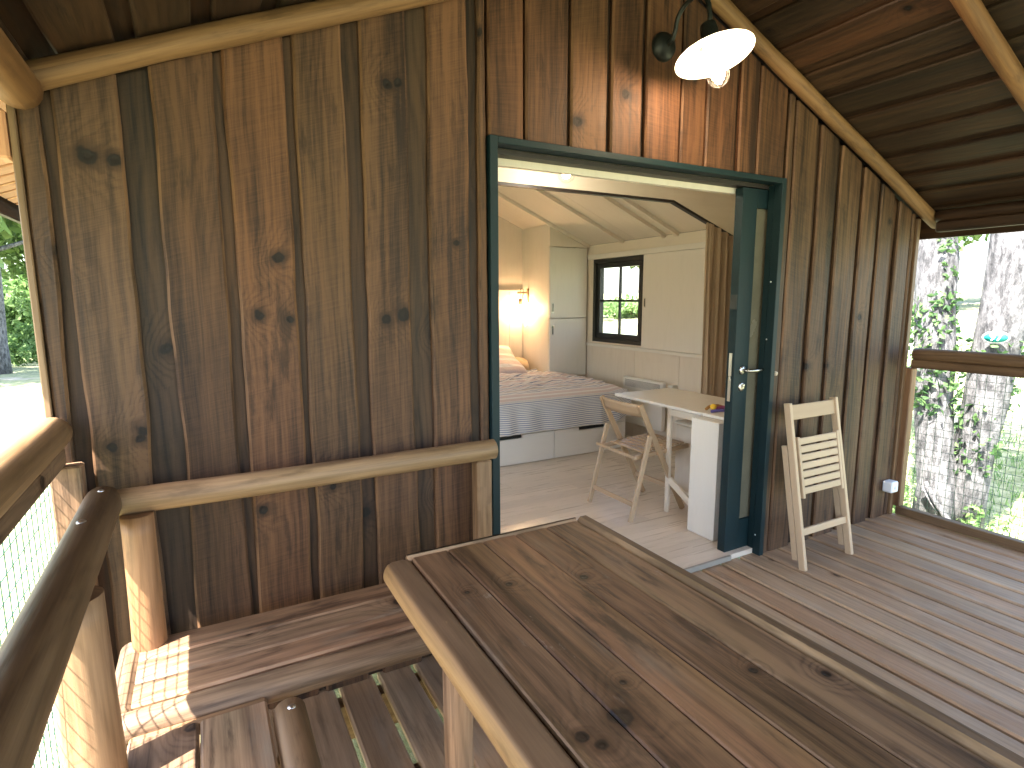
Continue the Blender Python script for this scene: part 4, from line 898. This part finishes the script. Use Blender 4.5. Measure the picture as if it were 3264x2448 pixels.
# two ivy-grown trunks beside the right railing
def ivy_tree(label, base, top, r0, r1, ivy_rng, nl, seed):
    t = empty('ivy_tree', label, 'tree', base); rr = random.Random(seed)
    B, T_ = Vector((0, 0, 0)), Vector(top)-Vector(base); K = 12
    pts = [B.lerp(T_, k/K)+Vector((rr.uniform(-.02, .02), rr.uniform(-.02, .02), 0)) for k in range(K+1)]
    mb = MB(); mb.tube(pts, [r0*(1.4 if k == 0 else 1)+(r1-r0)*k/K for k in range(K+1)], n=20, bump=.12)
    mb.build('trunk', M['bark'], t)
    mb = MB()
    def f():
        k = rr.uniform(*ivy_rng); c_ = B.lerp(T_, k); a = rr.uniform(0, 6.28)
        if noise.noise(Vector((math.cos(a)*1.3, k*9, seed))) < -.12: return None
        rad = r0+(r1-r0)*k+abs(rr.gauss(0, .035)); return c_+Vector((math.cos(a)*rad, math.sin(a)*rad, 0))
    leaves(mb, f, nl, .038); mb.build('ivy', M['ivy'], t)
    mb = MB(); leaves(mb, crown_fn((T_.x, T_.y, T_.z+1.2), (2.0, 2.0, 1.4), 14, seed), 3500, .07); mb.build('crown', M['leaf'], t)
    return t
ivy_tree('ivy grown trunk just beyond the corner post, left of the numbered tree', (5.4, .69, -.85), (5.4, 1.22, 4.6), .15, .20, (.22, .72), 1500, 1)
ivy_tree('thick leaning trunk carrying the oval number plate', (5.58, .57, -.85), (5.55, .16, 4.6), .15, .26, (.12, .36), 380, 2)
# number plate
npl = empty('number_plate', 'oval turquoise plate with a white number on the leaning trunk', 'sign', (5.33, .345, 1.15))
face_dir = (Vector((-1.05, -2.13, 1.3))-Vector((5.33, .33, 1.07))); face_dir.z = 0; ang = math.atan2(face_dir.y, face_dir.x)
SM = Matrix.Rotation(ang, 4, 'Z') @ Matrix.Rotation(R(90), 4, 'Y') @ Matrix.Rotation(R(90), 4, 'Z')
mb = MB(); mb.lathe([(.0001, .0), (.098, .0), (.100, .003), (.098, .006), (.0001, .006)], SM @ Matrix.Diagonal((1, .56, 1, 1)), 40); mb.build('border', M['enamel'], npl)
mb = MB(); mb.lathe([(.088, .0055), (.088, .008), (.0001, .008)], SM @ Matrix.Diagonal((1, .52, 1, 1)), 40); mb.build('plate', plain('turquoise_paint', (.02, .30, .25), .4), npl)
tx = bpy.data.curves.new('number', 'FONT'); tx.body = '97'; tx.size = .095; tx.extrude = .001; tx.align_x = 'CENTER'; tx.align_y = 'CENTER'; tx.offset = .0015
to = bpy.data.objects.new('number_tmp', tx); col.objects.link(to); bpy.context.view_layer.update()
me = bpy.data.meshes.new_from_object(to.evaluated_get(bpy.context.evaluated_depsgraph_get())); bpy.data.objects.remove(to)
me.materials.append(M['enamel']); no = bpy.data.objects.new('number', me); col.objects.link(no); no.parent = npl; no.matrix_local = SM @ Matrix.Translation((0, 0, .0095))
# fallen branch
t = MB(); t.tube([(5.12, .69, -.28), (5.10, .60, -.42), (5.12, .50, -.56), (5.15, .42, -.66)], [.018, .022, .024, .028], n=10, bump=.2); t.tube([(5.14, .73, -.34), (5.12, .62, -.48), (5.14, .54, -.60)], [.014, .018, .022], n=8, bump=.2)
tag(t.build('broken_branch', M['bark']), 'short dark broken branch leaning between the two ivy trunks', 'branch')

i = 0
for (x, y, h, r) in ((-6.9, 22.3, 9, .22), (-7.8, 24.5, 10, .30), (-10, 27, 9, .25), (-6.0, 30, 9, .22), (-9.3, 20.5, 8, .16), (-12.5, 23, 10, .3), (-4.6, 34, 10, .3)):
    tree(['slim trunk standing nearest the left grass', 'thick trunk in front of the brown hut', 'leafy tree left of the hut', 'tree beside the orange tent', 'thin tree at the left edge', 'broad tree beyond the thin tree', 'tall tree behind the tent'][i], x, y, h, r, h*.72, (3.6, 3.6, 3.4), 2400, .24, (random.uniform(-.6, .6), 0), 20+i, 'trees in the left background'); i += 1
labs = ['slender tree on the bright slope nearest the ivy trunks', 'slender tree second up the slope', 'bare stemmed tree high on the slope', 'tree seen through the cabin window at left', 'bushy tree filling the upper window panes', 'tree behind the window trees', 'dark trunk far up the right slope', 'slim far trunk between the two ivy trunks', 'far tree right of the plate', 'far tree at the right picture edge']
for k, (x, y, h, r) in enumerate(((26, 11.5, 8, .22), (30, 15.5, 9, .22), (34, 12.0, 9, .2), (22, 23, 7, .2), (25, 27, 7, .22), (30, 32, 8, .25), (38, 18.5, 9, .25), (29, 12.9, 9, .14), (33, 8.5, 9, .2), (36, 4.5, 9, .25))):
    tree(labs[k], x, y, h, r, h*.68, (3.4, 3.4, 3.2), 2600, .26, (random.uniform(-.5, .5), 0), 40+k, 'trees on the right hand slope')
# bushes
def bush(label, x, y, rad, n, sz, seed, grp='bushes around the clearing'):
    o = MB(); leaves(o, crown_fn((0, 0, rad[2]*.55), rad, 12, seed), n, sz); ob = o.build('bush', M['bush']); ob.location = (x, y, hgt(x, y)); tag(ob, label, 'bush', grp)
bush('low round bush in front of the hut', -7.2, 27.5, (1.6, 1.2, 1.1), 1100, .13, 1)
bush('small bush beside the thick left trunk', -9.4, 26.0, (1.4, 1.2, .9), 700, .13, 2)
bush('undergrowth bush at the foot of the left ivy trunk', 5.15, 1.10, (.5, .45, .36), 480, .035, 3)
bush('undergrowth bush between the two ivy trunks', 5.45, .35, (.3, .3, .25), 260, .035, 4)
bush('tall shrub behind the slim left trunk', -9.6, 36, (2.6, 2.0, 3.4), 2600, .2, 11)
bush('tall shrub between the hut and the trunks', -12.2, 43, (3.0, 2.2, 4.4), 2600, .24, 12)
bush('leafy shrub nearest the cabin corner post', -8.0, 31.5, (1.3, 1.3, 2.6), 1500, .17, 13)
bush('wide bush seen through the cabin window', 20, 24.5, (3.2, 2.6, .9), 1500, .2, 5)
bush('bush high on the slope beyond the railing', 24, 12.8, (1.6, 2.6, .9), 1500, .16, 6)
# leaf litter and grass tufts by the deck (one sheet of countless blades)
mb = MB()
def gf():
    a = random.uniform(3.35, 9.5); b = random.uniform(-3.5, 3.5); return Vector((a, b, hgt(a, b)+.02))
for _ in range(9000):
    p = gf(); h = random.uniform(.04, .14); a = random.uniform(0, 6.28); wv = Vector((math.cos(a), math.sin(a), 0))*.008; ln = Vector((random.uniform(-.05, .05), random.uniform(-.05, .05), h)); n0 = len(mb.v)
    mb.v += [tuple(p-wv), tuple(p+wv), tuple(p+ln)]; mb.face([n0, n0+1, n0+2], [(0, 0), (1, 0), (1, 1)], (random.random(), random.random()))
tag(mb.build('grass', M['bush']), 'short green grass beside the deck', 'grass', kind='stuff')
# hut, tent, car far left
hut = empty('hut', 'small brown hut with pale flat roof among the left trees', 'hut', (-17.5, 58, hgt(-15.5, 58)-.1)); 
mb = MB(); mb.box((-4.2, 0, -.3), (2.0, 2.5, 2.0), 2); mb.build('wall', M['clad'], hut)
mb = MB(); mb.box((-4.5, -.3, 2.0), (2.3, 2.8, 2.25), 0); mb.build('roof', plain('pale_roof', (.6, .58, .55), .7), hut)
mb = MB(); mb.box((-.5, -.03, .05), (.4, -.001, 1.8), 2); mb.build('door', M['clad_back'], hut)
tent = empty('tent', 'orange tent roof behind the trunks on the left', 'tent', (-12.2, 58, hgt(-12.2, 58)-.1))
mb = MB(); n0 = 0; P = [(-2, 0, 2.0), (2, 0, 2.0), (2, 3, 2.0), (-2, 3, 2.0), (-.3, 1.5, 3.4), (.3, 1.5, 3.4)]; mb.v += P
for f in ((0, 1, 5, 4), (1, 2, 5), (2, 3, 4, 5), (3, 0, 4)): mb.face(list(f), [(0, 0)]*len(f), (.5, .5))
mb.build('roof', plain('orange_canvas', (.60, .25, .12), .8), tent)
mb = MB(); 
for a, b in ((-1.9, .1), (1.9, .1), (-1.9, 2.9), (1.9, 2.9)): mb.tube([(a, b, 0), (a, b, 2.0)], .05, n=8)
mb.build('poles', M['log'], tent)
car = empty('parked_car', 'dark blue car parked under the orange tent', 'car', (-12.2, 55.0, hgt(-12.2, 55)))
mb = MB(); prof = [(-2, .35), (-2, .8), (-1.9, .9), (-1.1, .98), (-.6, 1.4), (.7, 1.42), (1.3, 1.0), (1.95, .9), (2.0, .4), (2.0, .3), (-1.95, .3)]
mb.sweep([[Vector((x, y, z)) for x, z in prof] for y in (-.8, .8)], [i*.2 for i in range(len(prof)+1)], [0, 1.6], smooth=False); mb.build('body', plain('dark_blue_paint', (.01, .02, .06), .25), car)
for a in (-1.2, 1.25):
    for b in (-.8, .8): mb = MB(); mb.tube([(a, b-.1, .32), (a, b+.1, .32)], .32, n=18); mb.build('wheel', M['black'], car)
mb = MB(); mb.box((-.95, -.806, 1.0), (1.05, -.801, 1.32), 0); mb.build('window', M['glass'], car)
